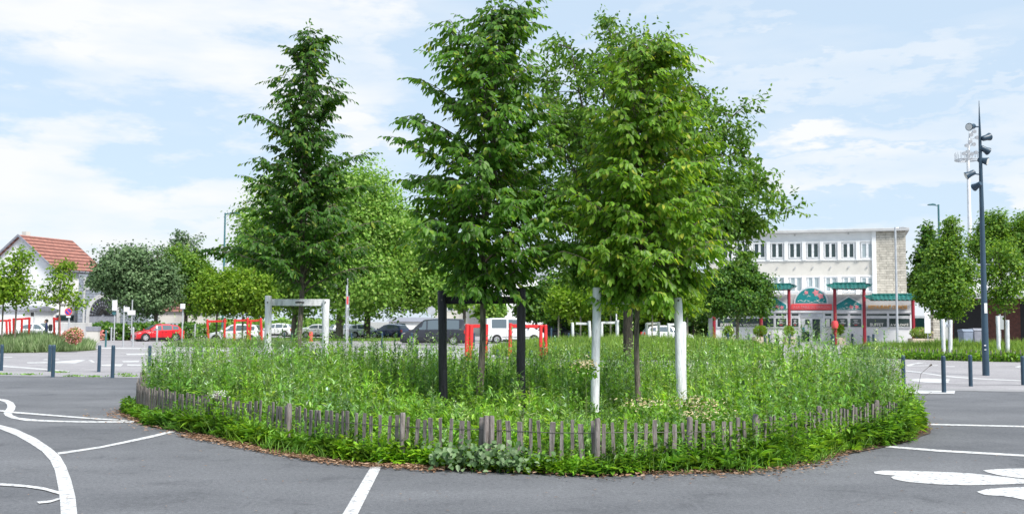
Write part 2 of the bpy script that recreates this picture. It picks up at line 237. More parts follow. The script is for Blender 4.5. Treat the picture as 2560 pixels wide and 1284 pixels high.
# ------------------------------------------------------------------ objects
def link_mesh(name, me, mat, parent=None):
    if mat is not None: me.materials.append(mat)
    o = bpy.data.objects.new(name, me); COL.objects.link(o)
    if parent is not None: o.parent = parent
    return o
def tag(o, label=None, cat=None, group=None, kind=None):
    if label: o['label'] = label
    if cat: o['category'] = cat
    if group: o['group'] = group
    if kind: o['kind'] = kind
    return o
def thing(name, label, cat, loc=(0, 0, 0), rz=0, group=None):
    o = bpy.data.objects.new(name, None); COL.objects.link(o); o.location = loc; o.rotation_euler = (0, 0, rz); o.empty_display_size = .2
    return tag(o, label, cat, group)
def copy_tree(o, parent=None):
    c = o.copy(); COL.objects.link(c)
    if parent is not None: c.parent = parent
    for ch in list(o.children): copy_tree(ch, c)
    return c
class MB:
    def __init__(s): s.v = []; s.f = []
    def add(s, vs, fs):
        n = len(s.v); s.v += [tuple(v) for v in vs]; s.f += [tuple(i+n for i in f) for f in fs]; return s
    def box(s, x0, x1, y0, y1, z0, z1):
        return s.add([(x0, y0, z0), (x1, y0, z0), (x1, y1, z0), (x0, y1, z0), (x0, y0, z1), (x1, y0, z1), (x1, y1, z1), (x0, y1, z1)],
                     [(0, 3, 2, 1), (4, 5, 6, 7), (0, 1, 5, 4), (1, 2, 6, 5), (2, 3, 7, 6), (3, 0, 4, 7)])
    def tube(s, pts, rad, n=8, cap=True):
        pts = [Vector(p) for p in pts]
        if not hasattr(rad, '__len__'): rad = [rad]*len(pts)
        vs = []; fs = []
        for i, p in enumerate(pts):
            d = (pts[min(i+1, len(pts)-1)]-pts[max(i-1, 0)]); d = d.normalized() if d.length > 1e-9 else Vector((0, 0, 1))
            a = d.cross(Vector((0, 1, 0)) if abs(d.y) < .9 else Vector((1, 0, 0))).normalized(); b = d.cross(a)
            for k in range(n):
                q = 2*math.pi*k/n; vs.append(p+(a*math.cos(q)+b*math.sin(q))*rad[i])
        for i in range(len(pts)-1):
            for k in range(n):
                fs.append((i*n+k, i*n+(k+1) % n, (i+1)*n+(k+1) % n, (i+1)*n+k))
        if cap: fs.append(tuple(range(n))[::-1]); fs.append(tuple((len(pts)-1)*n+k for k in range(n)))
        return s.add(vs, fs)
    def prism(s, poly, ax, t0, t1):       # poly in the other two axes
        def mk(a, b, t): return {'x': (t, a, b), 'y': (a, t, b), 'z': (a, b, t)}[ax]
        n = len(poly); vs = [mk(a, b, t0) for a, b in poly]+[mk(a, b, t1) for a, b in poly]
        fs = [tuple(range(n)), tuple(range(2*n-1, n-1, -1))]+[(i, (i+1) % n, (i+1) % n+n, i+n) for i in range(n)]
        return s.add(vs, fs)
    def build(s, name, mat, parent=None, smooth=False, bevel=0):
        me = bpy.data.meshes.new(name); me.from_pydata(s.v, [], s.f); me.validate()
        import bmesh
        b = bmesh.new(); b.from_mesh(me); bmesh.ops.recalc_face_normals(b, faces=b.faces)
        if bevel: bmesh.ops.bevel(b, geom=b.edges[:], offset=bevel, segments=1, affect='EDGES', clamp_overlap=True)
        b.to_mesh(me); b.free()
        if smooth:
            me.polygons.foreach_set('use_smooth', [True]*len(me.polygons))
            try: me.set_sharp_from_angle(angle=R(40))
            except Exception: pass
        return link_mesh(name, me, mat, parent)
def np_mesh(name, verts, faces, k, mat, parent=None):
    me = bpy.data.meshes.new(name); nf = len(faces)
    me.vertices.add(len(verts)); me.vertices.foreach_set('co', verts.astype(np.float32).ravel())
    me.loops.add(nf*k); me.loops.foreach_set('vertex_index', faces.astype(np.int32).ravel())
    me.polygons.add(nf); me.polygons.foreach_set('loop_start', np.arange(0, nf*k, k, dtype=np.int32)); me.polygons.foreach_set('loop_total', np.full(nf, k, dtype=np.int32))
    me.update(); me.validate()
    return link_mesh(name, me, mat, parent)
def nrm(a): return a/np.maximum(np.linalg.norm(a, axis=-1, keepdims=True), 1e-9)
def leaves(base, d, up, L, W, droop=.15, fold=.12):
    """ovate leaves: two quads each, folded along the midrib"""
    n = len(base); L = np.broadcast_to(L, n)[:, None]; W = np.broadcast_to(W, n)[:, None]
    d = nrm(d); sd = nrm(np.cross(d, up)); nn_ = np.cross(sd, d); dz = np.array([0, 0, -1.0])*droop*L
    b = base; t = base+d*L+dz
    r1 = base+d*L*.3+sd*W*.45+nn_*W*fold+dz*.1; l1 = base+d*L*.3-sd*W*.45+nn_*W*fold+dz*.1
    r2 = base+d*L*.68+sd*W*.38+nn_*W*fold+dz*.5; l2 = base+d*L*.68-sd*W*.38+nn_*W*fold+dz*.5
    v = np.stack([b, r1, r2, t, l2, l1], 1).reshape(-1, 3)
    i = np.arange(n)[:, None]*6
    f = np.concatenate([i+np.array([[0, 1, 2, 3]]), i+np.array([[0, 3, 4, 5]])], 1).reshape(-1, 4)
    return v, f
def build_leaves(name, parts, mat, parent=None):
    vs = []; fs = []; n = 0
    for v, f in parts: vs.append(v); fs.append(f+n); n += len(v)
    return np_mesh(name, np.concatenate(vs), np.concatenate(fs), 4, mat, parent)
def rvec(n): return nrm(rng.normal(size=(n, 3)))

# ------------------------------------------------------------------ ground
def sheet(name, pts, z, mat, kind='structure'):
    me = bpy.data.meshes.new(name); me.from_pydata([(p[0], p[1], z) for p in pts], [], [tuple(range(len(pts)))]); me.update()
    if me.polygons[0].normal.z < 0: me.flip_normals()
    return tag(link_mesh(name, me, mat), kind=kind)
e0 = G(0, 939); e1 = G(2560, 979)
sl_ = (e1.y-e0.y)/(e1.x-e0.x)
def ey(x, off=0): return e0.y+sl_*(x-e0.x)+off
sheet('ground', [(-3000, -3000), (3000, -3000), (3000, 3000), (-3000, 3000)], -.03, M['far'])
sheet('parking_lot', [(-150, -60), (150, -60), (150, ey(150)), (-150, ey(-150))], 0, M['asphalt'])
sheet('kerb', [(-150, ey(-150)), (150, ey(150)), (150, ey(150, .9)), (-150, ey(-150, .9))], .006, M['kerb'])
sheet('road', [(-150, ey(-150, .9)), (150, ey(150, .9)), (150, 135), (-150, 135)], 0, M['pale'])
def mark(pts, name='road_marking', mat='paint', z=.006):
    return sheet(name, [G(x, y) for x, y in pts], z, M[mat])
def zp(X, Y, ox=0, oy=880, s=3.178): return (ox+X/s, oy+Y/s)
mark([(-60, 1055), (0, 1062), (40, 1072), (90, 1095), (130, 1122), (150, 1140), (165, 1165), (178, 1200), (188, 1240), (193, 1284), (194, 1330), (152, 1330), (152, 1284), (150, 1250), (145, 1215), (137, 1175), (125, 1150), (105, 1128), (75, 1108), (40, 1088), (0, 1072), (-60, 1062)])
mark([zp(*p) for p in [(-100, 366), (0, 370), (60, 378), (105, 400), (125, 430), (118, 455), (97, 480), (98, 500), (150, 520), (300, 536), (500, 545), (750, 549), (1000, 546), (1165, 549), (1165, 556), (1000, 559), (700, 560), (400, 553), (200, 545), (90, 525), (42, 505), (28, 485), (40, 465), (58, 440), (56, 415), (35, 395), (0, 385), (-100, 378)]])
mark([zp(*p) for p in [(-100, 452), (0, 460), (105, 473), (500, 505), (800, 528), (1010, 541), (1010, 547), (800, 539), (500, 516), (105, 486), (0, 472), (-100, 464)]], z=.01)
mark([zp(*p) for p in [(455, 798), (620, 775), (800, 748), (1000, 706), (1200, 662), (1420, 610), (1480, 612), (1200, 680), (1000, 722), (800, 762), (620, 790), (465, 814)]])
mark([zp(*p) for p in [(-100, 1035), (0, 1043), (200, 1058), (350, 1078), (470, 1110), (475, 1135), (350, 1098), (200, 1076), (0, 1062), (-100, 1055)]], z=.01)
mark([zp(*p) for p in [(292, 1192), (400, 1182), (478, 1158), (482, 1172), (400, 1198), (310, 1207)]], z=.01)
mark([(931, 1160), (956, 1162), (895, 1284), (870, 1335), (830, 1335), (857, 1284)])
mark([(2318, 1058.5), (2560, 1064), (2700, 1067), (2700, 1070), (2560, 1067.5), (2318, 1062)])
mark([(2140, 1110), (2180, 1111), (2350, 1124), (2560, 1136), (2700, 1144), (2700, 1149), (2560, 1141), (2350, 1129), (2180, 1115)])
mark([zp(X, Y, 1800) for X, Y in [(1222, 950), (1290, 941), (1500, 944), (1800, 953), (2000, 964), (2200, 985), (2415, 1010), (2700, 1030), (2700, 1040), (2415, 1045), (2200, 1052), (2000, 1058), (1750, 1052), (1500, 1032), (1380, 1010), (1358, 993), (1390, 980), (1300, 974), (1230, 965)]])
mark([zp(X, Y, 1800) for X, Y in [(2090, 940), (2180, 930), (2300, 926), (2600, 922), (2750, 960), (2600, 1012), (2415, 1003), (2250, 985), (2130, 957)]])
mark([zp(X, Y, 1800) for X, Y in [(2040, 1110), (2120, 1088), (2250, 1078), (2500, 1068), (2750, 1090), (2750, 1200), (2500, 1190), (2350, 1160), (2250, 1143), (2100, 1135)]])
def zq(X, Y): return (X/3.178, 880+Y/3.178)
for pl in [[(0, 105), (200, 118), (400, 135), (560, 150), (540, 156), (380, 143), (180, 127), (0, 115)], [(215, 80), (420, 78), (620, 60), (680, 62), (600, 88), (420, 86), (215, 88)],
           [(700, 62), (730, 62), (755, 80), (735, 82)], [(800, 98), (980, 94), (960, 112), (810, 108)], [(1010, 96), (1180, 98), (1180, 108), (1010, 106)], [(970, 70), (1110, 66), (1100, 78), (980, 80)],
           [(1000, 12), (1240, 8), (1240, 20), (1010, 22)], [(345, 56), (470, 55), (470, 60), (345, 62)], [(20, 38), (100, 36), (95, 42), (20, 43)], [(-60, 150), (-60, 160), (-5, 160), (-5, 150)]]:
    mark([zq(*p) for p in pl], mat='fpaint')
def zr(X, Y): return (2240+X/5.35, 760+Y/5.35)
for pl in [[(130, 885), (330, 905), (640, 955), (900, 975), (1250, 1000), (1760, 1020), (1760, 1030), (1250, 1012), (900, 990), (640, 970), (330, 920), (130, 900)], [(170, 1015), (250, 1000), (400, 992), (720, 1003), (700, 1050), (400, 1048), (250, 1030)],
           [(130, 812), (300, 780), (420, 782), (260, 800), (200, 822), (560, 812), (560, 820), (160, 830)], [(1580, 838), (1700, 815), (1760, 812), (1760, 822), (1640, 842), (1760, 860), (1760, 872)], [(600, 830), (790, 828), (780, 838), (600, 838)]]:
    mark([zr(*p) for p in pl], mat='fpaint')
sheet('kerb_line', [(-150, ey(-150, 3.0)), (150, ey(150, 3.0)), (150, ey(150, 3.16)), (-150, ey(-150, 3.16))], .005, M['kerb'])
mark([(2262, 975), (2388, 977), (2386, 984.5), (2262, 983.5)], z=.011, mat='fpaint')
# crossing stripes further off behind the bed
for x0, y0, wd, th in [(900, 876, 260, 4), (960, 884, 300, 5), (620, 872, 180, 3), (700, 879, 120, 3), (250, 868, 120, 2.5), (420, 872, 160, 3)]:
    mark([(x0, y0), (x0+wd, y0+1.5), (x0+wd-12, y0+th+1.5), (x0-12, y0+th)], mat='fpaint')
def verge(name, x0, y0, x1, y1, depth):
    a = G(x0, y0); b = G(x1, y1)
    return [(a.x, a.y), (b.x, b.y), (b.x+1, b.y+depth), (a.x-1, a.y+depth)]
vg = verge('verge', 660, 852, 1015, 852, 9); sheet('verge', vg, .02, M['grassbase'])
vh = verge('verge', 200, 850.5, 480, 851, 6); sheet('flower_border', vh, .02, M['soil'])

# ------------------------------------------------------------------ the round bed
FEN = [(-7.45, 20.0), (-6.95, 18.6), (-6.34, 17.6), (-5.6, 16.6), (-4.76, 15.75), (-3.9, 14.8), (-3.3, 14.15), (-2.6, 13.4), (-2.05, 12.85), (-1.6, 12.6), (-1.1, 12.45), (-.9, 12.3), (-.3, 12.15), (.5, 11.95), (1.05, 11.9), (1.6, 11.95), (2.15, 12.1), (2.6, 12.2), (3.05, 12.5), (3.75, 13.15), (4.3, 13.75), (4.95, 14.4), (5.6, 15.05), (6.15, 15.75), (6.7, 16.7), (7.0, 17.9), (7.1, 19.5), (6.6, 22), (5, 24.5), (2, 26), (-1, 26.3), (-4.5, 25), (-6.8, 23), (-7.5, 21.3)]
FENa = np.array(FEN); CEN = np.array([-.2, 19.2])
def offset_poly(poly, k): c = CEN; v = poly-c; return c+v*(1+k/np.linalg.norm(v, axis=1, keepdims=True))
def inpoly(pts, poly):
    x, y = pts[:, 0], pts[:, 1]; ins = np.zeros(len(pts), bool); j = len(poly)-1
    for i in range(len(poly)):
        xi, yi = poly[i]; xj, yj = poly[j]
        c = ((yi > y) != (yj > y)) & (x < (xj-xi)*(y-yi)/(yj-yi+1e-12)+xi); ins ^= c; j = i
    return ins
def resample(poly, step, closed=True):
    p = np.array(poly, float); q = np.vstack([p, p[:1]]) if closed else p
    s = np.r_[0, np.cumsum(np.linalg.norm(np.diff(q, axis=0), axis=1))]; n = int(s[-1]/step); t = np.linspace(0, s[-1], n, endpoint=not closed)
    return np.stack([np.interp(t, s, q[:, k]) for k in range(q.shape[1])], 1)
bedpoly = offset_poly(resample(FENa, .5), .30); bedpoly += rng.normal(size=bedpoly.shape)*.03
sheet('soil', [tuple(p) for p in bedpoly], .012, M['soil'])
# picket fence
fence = thing('picket_fence', 'low weathered chestnut picket fence wired around the round planted bed', 'fence', (0, 0, 0))
fp = resample(FENa, .125); nfp = len(fp)
order = sorted(range(nfp), key=lambda i: (fp[i][1] > 17.5, abs(fp[i][0]) if fp[i][1] < 17.5 else 99))
def picket_mb(mb, x, y, h, wd, ang, tilt, seed):
    rr = random.Random(seed); n = 5; c, s_ = math.cos(ang), math.sin(ang); vs = []
    top = h
    for k in range(n):
        z = top*k/(n-1); wk = wd*(1+rr.uniform(-.12, .12)); dx = tilt*z+rr.uniform(-.004, .004); th = .011
        for a, b in ((-wk/2, -th), (wk/2, -th), (wk/2*.7, th), (-wk/2*.7, th)):
            zz = z+(rr.uniform(-.006, .006) if k == n-1 else 0)
            vs.append((x+(a+dx)*c-b*s_, y+(a+dx)*s_+b*c, zz))
    fs = [(4*k+i, 4*k+(i+1) % 4, 4*k+4+(i+1) % 4, 4*k+4+i) for k in range(n-1) for i in range(4)]+[(0, 3, 2, 1), tuple(4*(n-1)+i for i in range(4))]
    mb.add(vs, fs)
rest = MB(); cnt = 0
for i in sorted(range(nfp), key=lambda i: fp[i][1]):
    x, y = fp[i]; t = fp[(i+1) % nfp]-fp[i-1]; ang = math.atan2(t[1], t[0])
    h = .57+rnd.uniform(-.035, .035); wd = rnd.choice([.04, .047, .055, .062]); tl = rnd.uniform(-.06, .06)
    if rnd.random() < .04: continue
    if cnt < 100:
        mb = MB(); picket_mb(mb, x, y, h, wd, ang, tl, i); mb.build('picket', M['picket'], fence); cnt += 1
    else: picket_mb(rest, x, y, h, wd, ang, tl, i)
tag(rest.build('pickets', M['picket'], fence), kind='stuff')
POSTS = [(355, 20), (540, 15.6), (722, 13.75), (1006, 12.45), (1215, 12.1), (1228, 12.1), (1492, 11.85), (1722, 12.1), (1886, 12.5), (2045, 13.8), (2190, 14.9)]
for px, d in POSTS:
    x = P(px, 1000, d-.03).x; mb = MB(); r_ = .036 if px != 355 else .06; hh = .63 if px != 355 else .72
    mb.tube([(x, d-.04, 0), (x+.004, d-.04, .3), (x+.008, d-.04, hh-.02), (x+.008, d-.04, hh)], [r_, r_*1.03, r_*.98, r_*.75], 9)
    mb.build('post', M['picket'], fence, smooth=True)
for zh in (.13, .45):
    q = resample(FENa, .25); mb = MB()
    for s in (-.014, .014):
        pts = [(p[0]+s*.7, p[1]+s, zh+math.sin(k*.9)*.006) for k, p in enumerate(q)]; mb.tube(pts+[pts[0]], .0028, 4, cap=False)
    mb.build('wire', M['wire'], fence)

# ------------------------------------------------------------------ bed planting
def rand_in(poly, n, keep=None):
    out = []; lo = poly.min(0); hi = poly.max(0); tot = 0
    while tot < n:
        p = rng.uniform(lo, hi, size=(n*2, 2)); p = p[inpoly(p, poly)]
        if keep is not None: p = p[keep(p)]
        out.append(p); tot += len(p)
    return np.concatenate(out)[:n]
def weedstems(pts, H, nl, leafL, leafW, ang=50, lean=.12, top=0, curve=.3, wid=.006):
    """upright leafy stems: leaves all the way up; returns leaf parts and stem parts"""
    n = len(pts); base = np.c_[pts, np.zeros(n)]; az = rng.uniform(0, 2*np.pi, n); ln = rng.uniform(0, lean, n)
    ld = np.c_[np.cos(az)*ln, np.sin(az)*ln, np.ones(n)]
    t = rng.uniform(.12, 1, (n, nl)); t = np.sort(t, 1)
    pos = base[:, None, :]+ld[:, None, :]*(H[:, None]*t)[..., None]
    pos[..., :2] += (np.c_[np.cos(az+1), np.sin(az+1)]*.12)[:, None, :]*(t**2*H[:, None])[..., None]*curve
    a2 = rng.uniform(0, 2*np.pi, (n, nl)); el = np.radians(rng.normal(ang, 16, (n, nl)))-.3*(1-t)
    d = np.stack([np.cos(a2)*np.cos(el), np.sin(a2)*np.cos(el), np.sin(el)], -1)
    up = np.stack([-np.cos(a2)*np.sin(el), -np.sin(a2)*np.sin(el), np.cos(el)], -1)
    L = leafL*(1.15-.6*t)*rng.uniform(.7, 1.3, (n, nl)); W = leafW*(1.1-.5*t)*rng.uniform(.8, 1.2, (n, nl))
    pr = leaves(pos.reshape(-1, 3), d.reshape(-1, 3), up.reshape(-1, 3), L.ravel(), W.ravel(), .2)
    # stem: a thin crossed blade made from a very long leaf
    sd = nrm(np.c_[np.cos(az), np.sin(az), np.zeros(n)])
    st = leaves(base, ld, sd, H*.97, np.full(n, wid), 0, 0)
    return pr, st
inner = offset_poly(resample(FENa, .5), -.12)
def hfield(p):
    x, y = p[:, 0], p[:, 1]; yf = np.interp(x, FENa[:24, 0], FENa[:24, 1]); dd = y-yf
    side_ = np.clip((np.abs(x-.6)-2.2)/1.6, 0, 1)
    mid = np.interp(y, [12, 14, 16.5, 19.5, 23], [.5, .56, .66, .98, 1.1]); edge = np.interp(dd, [0, .5, 1.5, 3.0, 7, 13], [.62, .85, 1.1, 1.26, 1.25, 1.2])
    h = mid*(1-side_)+edge*side_; h += .16*np.clip((-x-5.4)/.8, 0, 1)+.18*np.clip((x-3.6)/1.2, 0, 1)
    h += .15*np.sin(x*2.3+1)*np.sin(y*1.7)+.11*np.sin(x*5.1+y*3.3)+.07*np.sin(x*9-y*6)
    low = np.exp(-((x-1.3)**2/.35+(y-14.3)**2/2.2))*.3+np.exp(-((x+.7)**2/.4+(y-15)**2/1.5))*.15
    return h-low
vis = lambda p: rng.uniform(size=len(p)) < np.interp(p[:, 1], [12, 18, 26], [1, .8, .6])
WS = []; ST = []; WG = []
p1 = rand_in(inner, 2300, vis); H = hfield(p1)*rng.uniform(.5, 1.12, len(p1)); a, b = weedstems(p1, H, 44, .13, .038, 54, lean=.09); WS.append(a); ST.append(b)
p1 = rand_in(inner, 1500, lambda p: vis(p) & ((np.sin(p[:, 0]*1.1)+np.sin(p[:, 1]*.9+2)+rng.normal(size=len(p))*.6+np.abs(p[:, 0])*.12) > 0)); H = hfield(p1)*rng.uniform(.95, 1.22, len(p1))
a, b = weedstems(p1, H, 46, .062, .017, 40, top=1); WG.append(a); ST.append(b)
p1 = rand_in(inner, 420, vis); H = hfield(p1)*rng.uniform(1.0, 1.3, len(p1)); a, b = weedstems(p1, H, 26, .045, .018, 30); WG.append(a); ST.append(b)
# left-hand and right-hand tall leafy clumps
for cx, cy, rr_, n, h in [(-6.3, 18.6, .75, 90, 1.34), (-5.4, 18.3, .6, 50, 1.2), (5.9, 16.2, .75, 110, 1.42), (6.3, 17.2, .7, 90, 1.36), (3.6, 17, .9, 60, 1.3), (-1.6, 18.5, .5, 24, 1.3), (-3.9, 19, .6, 30, 1.25)]:
    p1 = np.c_[rng.normal(cx, rr_*.5, n), rng.normal(cy, rr_*.5, n)]; p1 = p1[inpoly(p1, inner)]; n = len(p1); a, b = weedstems(p1, h*rng.uniform(.75, 1.06, n), 60, .085, .02, 42); WG.append(a); ST.append(b)
p1 = rand_in(inner, 420, lambda p: (p[:, 1] > 16.5) & (rng.uniform(size=len(p)) < np.where(p[:, 0] < 0, 1, .7))); H = np.clip(hfield(p1), 1.0, 1.3)*rng.uniform(.9, 1.12, len(p1)); a, b = weedstems(p1, H, 60, .105, .030, 44, lean=.06, curve=.1); WS.append(a); ST.append(b)
p1 = rand_in(inner, 330, vis); H = hfield(p1)*rng.uniform(1.05, 1.38, len(p1)); a, b = weedstems(p1, H, 34, .15, .042, 46, lean=.12, wid=.009); WG.append(a); ST.append(b)
# undergrowth filling the lower half
n = 24000; p1 = rand_in(inner, n, lambda p: rng.uniform(size=len(p)) < np.interp(p[:, 1], [12, 16, 20], [1, .6, .22])); H = hfield(p1)*rng.uniform(.1, .85, n)
el = np.radians(rng.normal(48, 22, n)); a2 = rng.uniform(0, 2*np.pi, n)
d = np.stack([np.cos(a2)*np.cos(el), np.sin(a2)*np.cos(el), np.sin(el)], -1); up = np.stack([-np.cos(a2)*np.sin(el), -np.sin(a2)*np.sin(el), np.cos(el)], -1)
WS.append(leaves(np.c_[p1, H], d, up, rng.uniform(.07, .19, n), rng.uniform(.022, .055, n), .3))
tag(build_leaves('tall_weeds', WS, M['weed']), 'dense bright green weeds filling the round fenced bed', 'weeds', kind='stuff')
tag(build_leaves('flowering_weeds', WG, M['weedg']), 'paler grey-green flowering weeds rising above the bed', 'weeds', kind='stuff')
tag(build_leaves('weed_stems', ST, M['stem']), 'thin green weed stems standing in the bed', 'weeds', kind='stuff')
# plants at the foot of the fence, inside and out
def foot_pts(n, o0, o1, frac=(0, .70)):
    q = resample(FENa, .05); q = q[int(len(q)*frac[0]):int(len(q)*frac[1])]; i = rng.integers(0, len(q), n); c = q[i]; v = nrm(c-CEN); lim = np.interp(np.abs(c[:, 0]), [0, 3.5, 5.5, 7], [.86, .82, .55, .25])*(.92+.2*np.sin(i*.09)+.16*np.sin(i*.041+2)+.1*np.sin(i*.21))
    if o1 < .5 and o1 > .3: lim = lim*(1-.45*np.exp(-((c[:, 0]+2.5)/1.0)**2))
    return c+v*(rng.uniform(o0, o1, n)*lim)[:, None], v, i
FV = []
def cover(x): return np.interp(x, [-8, -6.6, -5.4, -4.5, -3.5, -2, -1, .8, 1.5, 2.4, 3.1, 5, 7.2], [.12, .16, .34, .42, .36, .34, .2, .2, .3, .34, .5, .5, .6])
n = 24000; p1, v, idx = foot_pts(n, -.15, .40); p1 = p1+v*(.10*np.sin(idx*.11)+.08*np.sin(idx*.037))[:, None]; dens = .5+.5*np.sin(idx*.07)+.35*np.sin(idx*.023+1); 
hh = (.05+1.15*cover(p1[:, 0])*rng.beta(1.3, 1.7, n)*(.6+.7*np.clip(dens, 0, 1.4)))*np.clip(1.25-(np.linalg.norm(p1-CEN, axis=1)-np.linalg.norm(p1-v*.0-CEN, axis=1)), .4, 1)
a2 = np.arctan2(v[:, 1], v[:, 0])+rng.normal(0, 1.1, n); el = np.radians(rng.normal(28, 24, n))
d = np.stack([np.cos(a2)*np.cos(el), np.sin(a2)*np.cos(el), np.sin(el)], -1); up = np.stack([-np.cos(a2)*np.sin(el), -np.sin(a2)*np.sin(el), np.cos(el)], -1)
FV.append(leaves(np.c_[p1, hh*rng.uniform(.2, 1, n)], d, up, rng.uniform(.05, .13, n), rng.uniform(.025, .065, n), .3))
# leafy rosettes
n = 420; p1, v, idx = foot_pts(n, .02, .42); k = 13
a2 = rng.uniform(0, 2*np.pi, (n, k)); el = np.radians(rng.normal(48, 16, (n, k)))
d = np.stack([np.cos(a2)*np.cos(el), np.sin(a2)*np.cos(el), np.sin(el)], -1).reshape(-1, 3); up = np.stack([-np.cos(a2)*np.sin(el), -np.sin(a2)*np.sin(el), np.cos(el)], -1).reshape(-1, 3)
b0 = np.repeat(np.c_[p1, rng.uniform(.01, .55, n)*cover(p1[:, 0])], k, 0)
FV.append(leaves(b0, d, up, rng.uniform(.14, .30, n*k), rng.uniform(.03, .06, n*k), .45))
tag(build_leaves('fence_foot_weeds', FV, M['ivy']), 'broad-leaved weeds sprawling over the foot of the picket fence', 'weeds', kind='stuff')
p1 = rand_in(inner, 130); a, b = weedstems(p1, hfield(p1)*rng.uniform(1.0, 1.25, len(p1)), 26, .028, .012, 60); tag(build_leaves('dry_stalks', [a, b], M['drystalk']), 'brownish dry seed stalks among the weeds', 'weeds', kind='stuff')
# long grass and stems poking in front of the fence
FG = []
n = 900; p1, v, idx = foot_pts(n, -.1, .28); a, b = weedstems(p1, cover(p1[:, 0])*rng.uniform(.5, 1.45, n), 24, .1, .026, 45); FG += [a]; ST2 = [b]
n = 5200; p1, v, idx = foot_pts(n, -.1, .5); a2 = rng.uniform(0, 2*np.pi, n); el = np.radians(rng.normal(66, 14, n)); d = np.stack([np.cos(a2)*np.cos(el), np.sin(a2)*np.cos(el), np.sin(el)], -1); up = np.stack([-np.cos(a2)*np.sin(el), -np.sin(a2)*np.sin(el), np.cos(el)], -1)
FG.append(leaves(np.c_[p1, np.zeros(n)], d, up, rng.uniform(.08, .36, n), rng.uniform(.007, .014, n), .25, 0))
FG += ST2
tag(build_leaves('fence_grass', FG, M['weed']), 'grass blades and leafy shoots along the picket fence', 'grass', kind='stuff')
# pale variegated creeper by the two centre posts
n = 300; c = rng.normal(size=(n, 3))*np.array([.3, .08, .07])+np.array([-.45, 11.98, .17]); c2 = rng.normal(size=(220, 3))*np.array([.2, .08, .06])+np.array([.05, 11.85, .12]); c = np.concatenate([c, c2]); c[:, 2] = np.abs(c[:, 2]); m_ = len(c)
tag(build_leaves('creeper', [leaves(c+np.array([0, -.12, .03]), rvec(m_)+np.array([0, -.3, 0]), np.tile([0, -.6, .8], (m_, 1))+rng.normal(size=(m_, 3))*.3, rng.uniform(.05, .09, m_), rng.uniform(.045, .075, m_), .2)], M['creeper']), 'pale grey-green creeper climbing the two centre fence posts', 'plant')
# cream honeysuckle flower heads
def flowers(px, py, d, n, sx, sz, mat, label, nm='honeysuckle', cat='flowering plant', L=.045):
    c = P(px, py, d); o = thing(nm, label, cat, (c.x, c.y, 0))
    q = rng.normal(size=(n, 3))*np.array([sx, .12, sz])+np.array([0, 0, c.z]); dr = rvec(n); dr[:, 2] = np.abs(dr[:, 2])
    tag(build_leaves('flower', [leaves(q, dr, rvec(n), L*rng.uniform(.7, 1.3, n), L*.35, .3)], mat, o), kind='stuff')
    m2 = n; q = rng.normal(size=(m2, 3))*np.array([sx*1.1, .14, sz*1.3])+np.array([0, .04, c.z-.08]); tag(build_leaves('leaves', [leaves(q, rvec(m2), rvec(m2), .07, .04, .3)], M['ivy'], o), kind='stuff')
    mb = MB(); mb.tube([(0, 0, 0), (.03, 0, c.z*.5), (0, 0, c.z)], [.01, .008, .004], 5); mb.build('stem', M['stem'], o); return o
flowers(1740, 1008, 13.0, 190, .17, .05, M['cream'], 'cream honeysuckle blooming just behind the fence right of centre', )
flowers(1755, 1035, 12.6, 120, .13, .035, M['cream'], 'lower cream honeysuckle sprig resting on the fence top')
flowers(1605, 1008, 13.2, 100, .16, .03, M['cream'], 'small cream honeysuckle sprig beside the curved thin trunk')
flowers(1462, 912, 15.5, 170, .10, .05, M['cream'], 'faded peach flower head left of the tall white post')
flowers(545, 985, 15.6, 90, .07, .03, M['white'], 'white flowers on top of the fence at its left')
# dead seed stalk at the far right
mb = MB(); g = G(2290, 1050); pA = [(0, 0, 0), (.03, 0, .5), (.11, 0, .85), (.28, 0, 1.0)]; mb.tube(pA, .004, 5); mb.tube([(.02, 0, .1), (.12, 0, .42), (.3, 0, .52)], .003, 5); mb.tube([(.27, 0, .99), (.31, 0, 1.02)], [.012, .018], 6)
sk = mb.build('seed_stalk', M['barkd']); sk.location = g; tag(sk, 'thin leaning dried seed stalk at the bed\'s right end', 'plant')
# litter
n = 9000; p1, v, idx = foot_pts(n, .2, .46, (0, .72)); p1 = p1+v*(rng.gamma(1.2, .08, n)*(1+.8*np.sin(idx*.03)))[:, None]; keep = rng.uniform(size=n) < np.clip(.7+.4*np.sin(idx*.05), .35, 1); p1 = p1[keep]; n = len(p1)
a2 = rng.uniform(0, 2*np.pi, n); d = np.stack([np.cos(a2), np.sin(a2), rng.uniform(-.1, .3, n)], -1)
LT = [leaves(np.c_[p1, rng.uniform(.012, .04, n)], d, np.tile([0, 0, 1.0], (n, 1))+rng.normal(size=(n, 3))*.35, rng.uniform(.025, .075, n), rng.uniform(.012, .035, n), .05)]
n = 2600; q_ = resample(FENa, .05); q_ = q_[(q_[:, 0] > -4.6) & (q_[:, 0] < -.8) & (q_[:, 1] < 17)]; c_ = q_[rng.integers(0, len(q_), n)]; v_ = nrm(c_-CEN); p1 = c_+v_*(.22+rng.beta(1.5, 2, n)*.42)[:, None]; a2 = rng.uniform(0, 2*np.pi, n)
LT.append(leaves(np.c_[p1, rng.uniform(.01, .035, n)], np.c_[np.cos(a2), np.sin(a2), rng.uniform(-.1, .25, n)], np.tile([0, 0, 1.0], (n, 1))+rng.normal(size=(n, 3))*.3, rng.uniform(.03, .08, n), rng.uniform(.014, .035, n), .05))
n = 260; p1 = np.c_[rng.uniform(-7, 8, n), rng.uniform(7.5, 14, n)]; p1 = p1[~inpoly(p1, bedpoly)]; n = len(p1); a2 = rng.uniform(0, 2*np.pi, n)
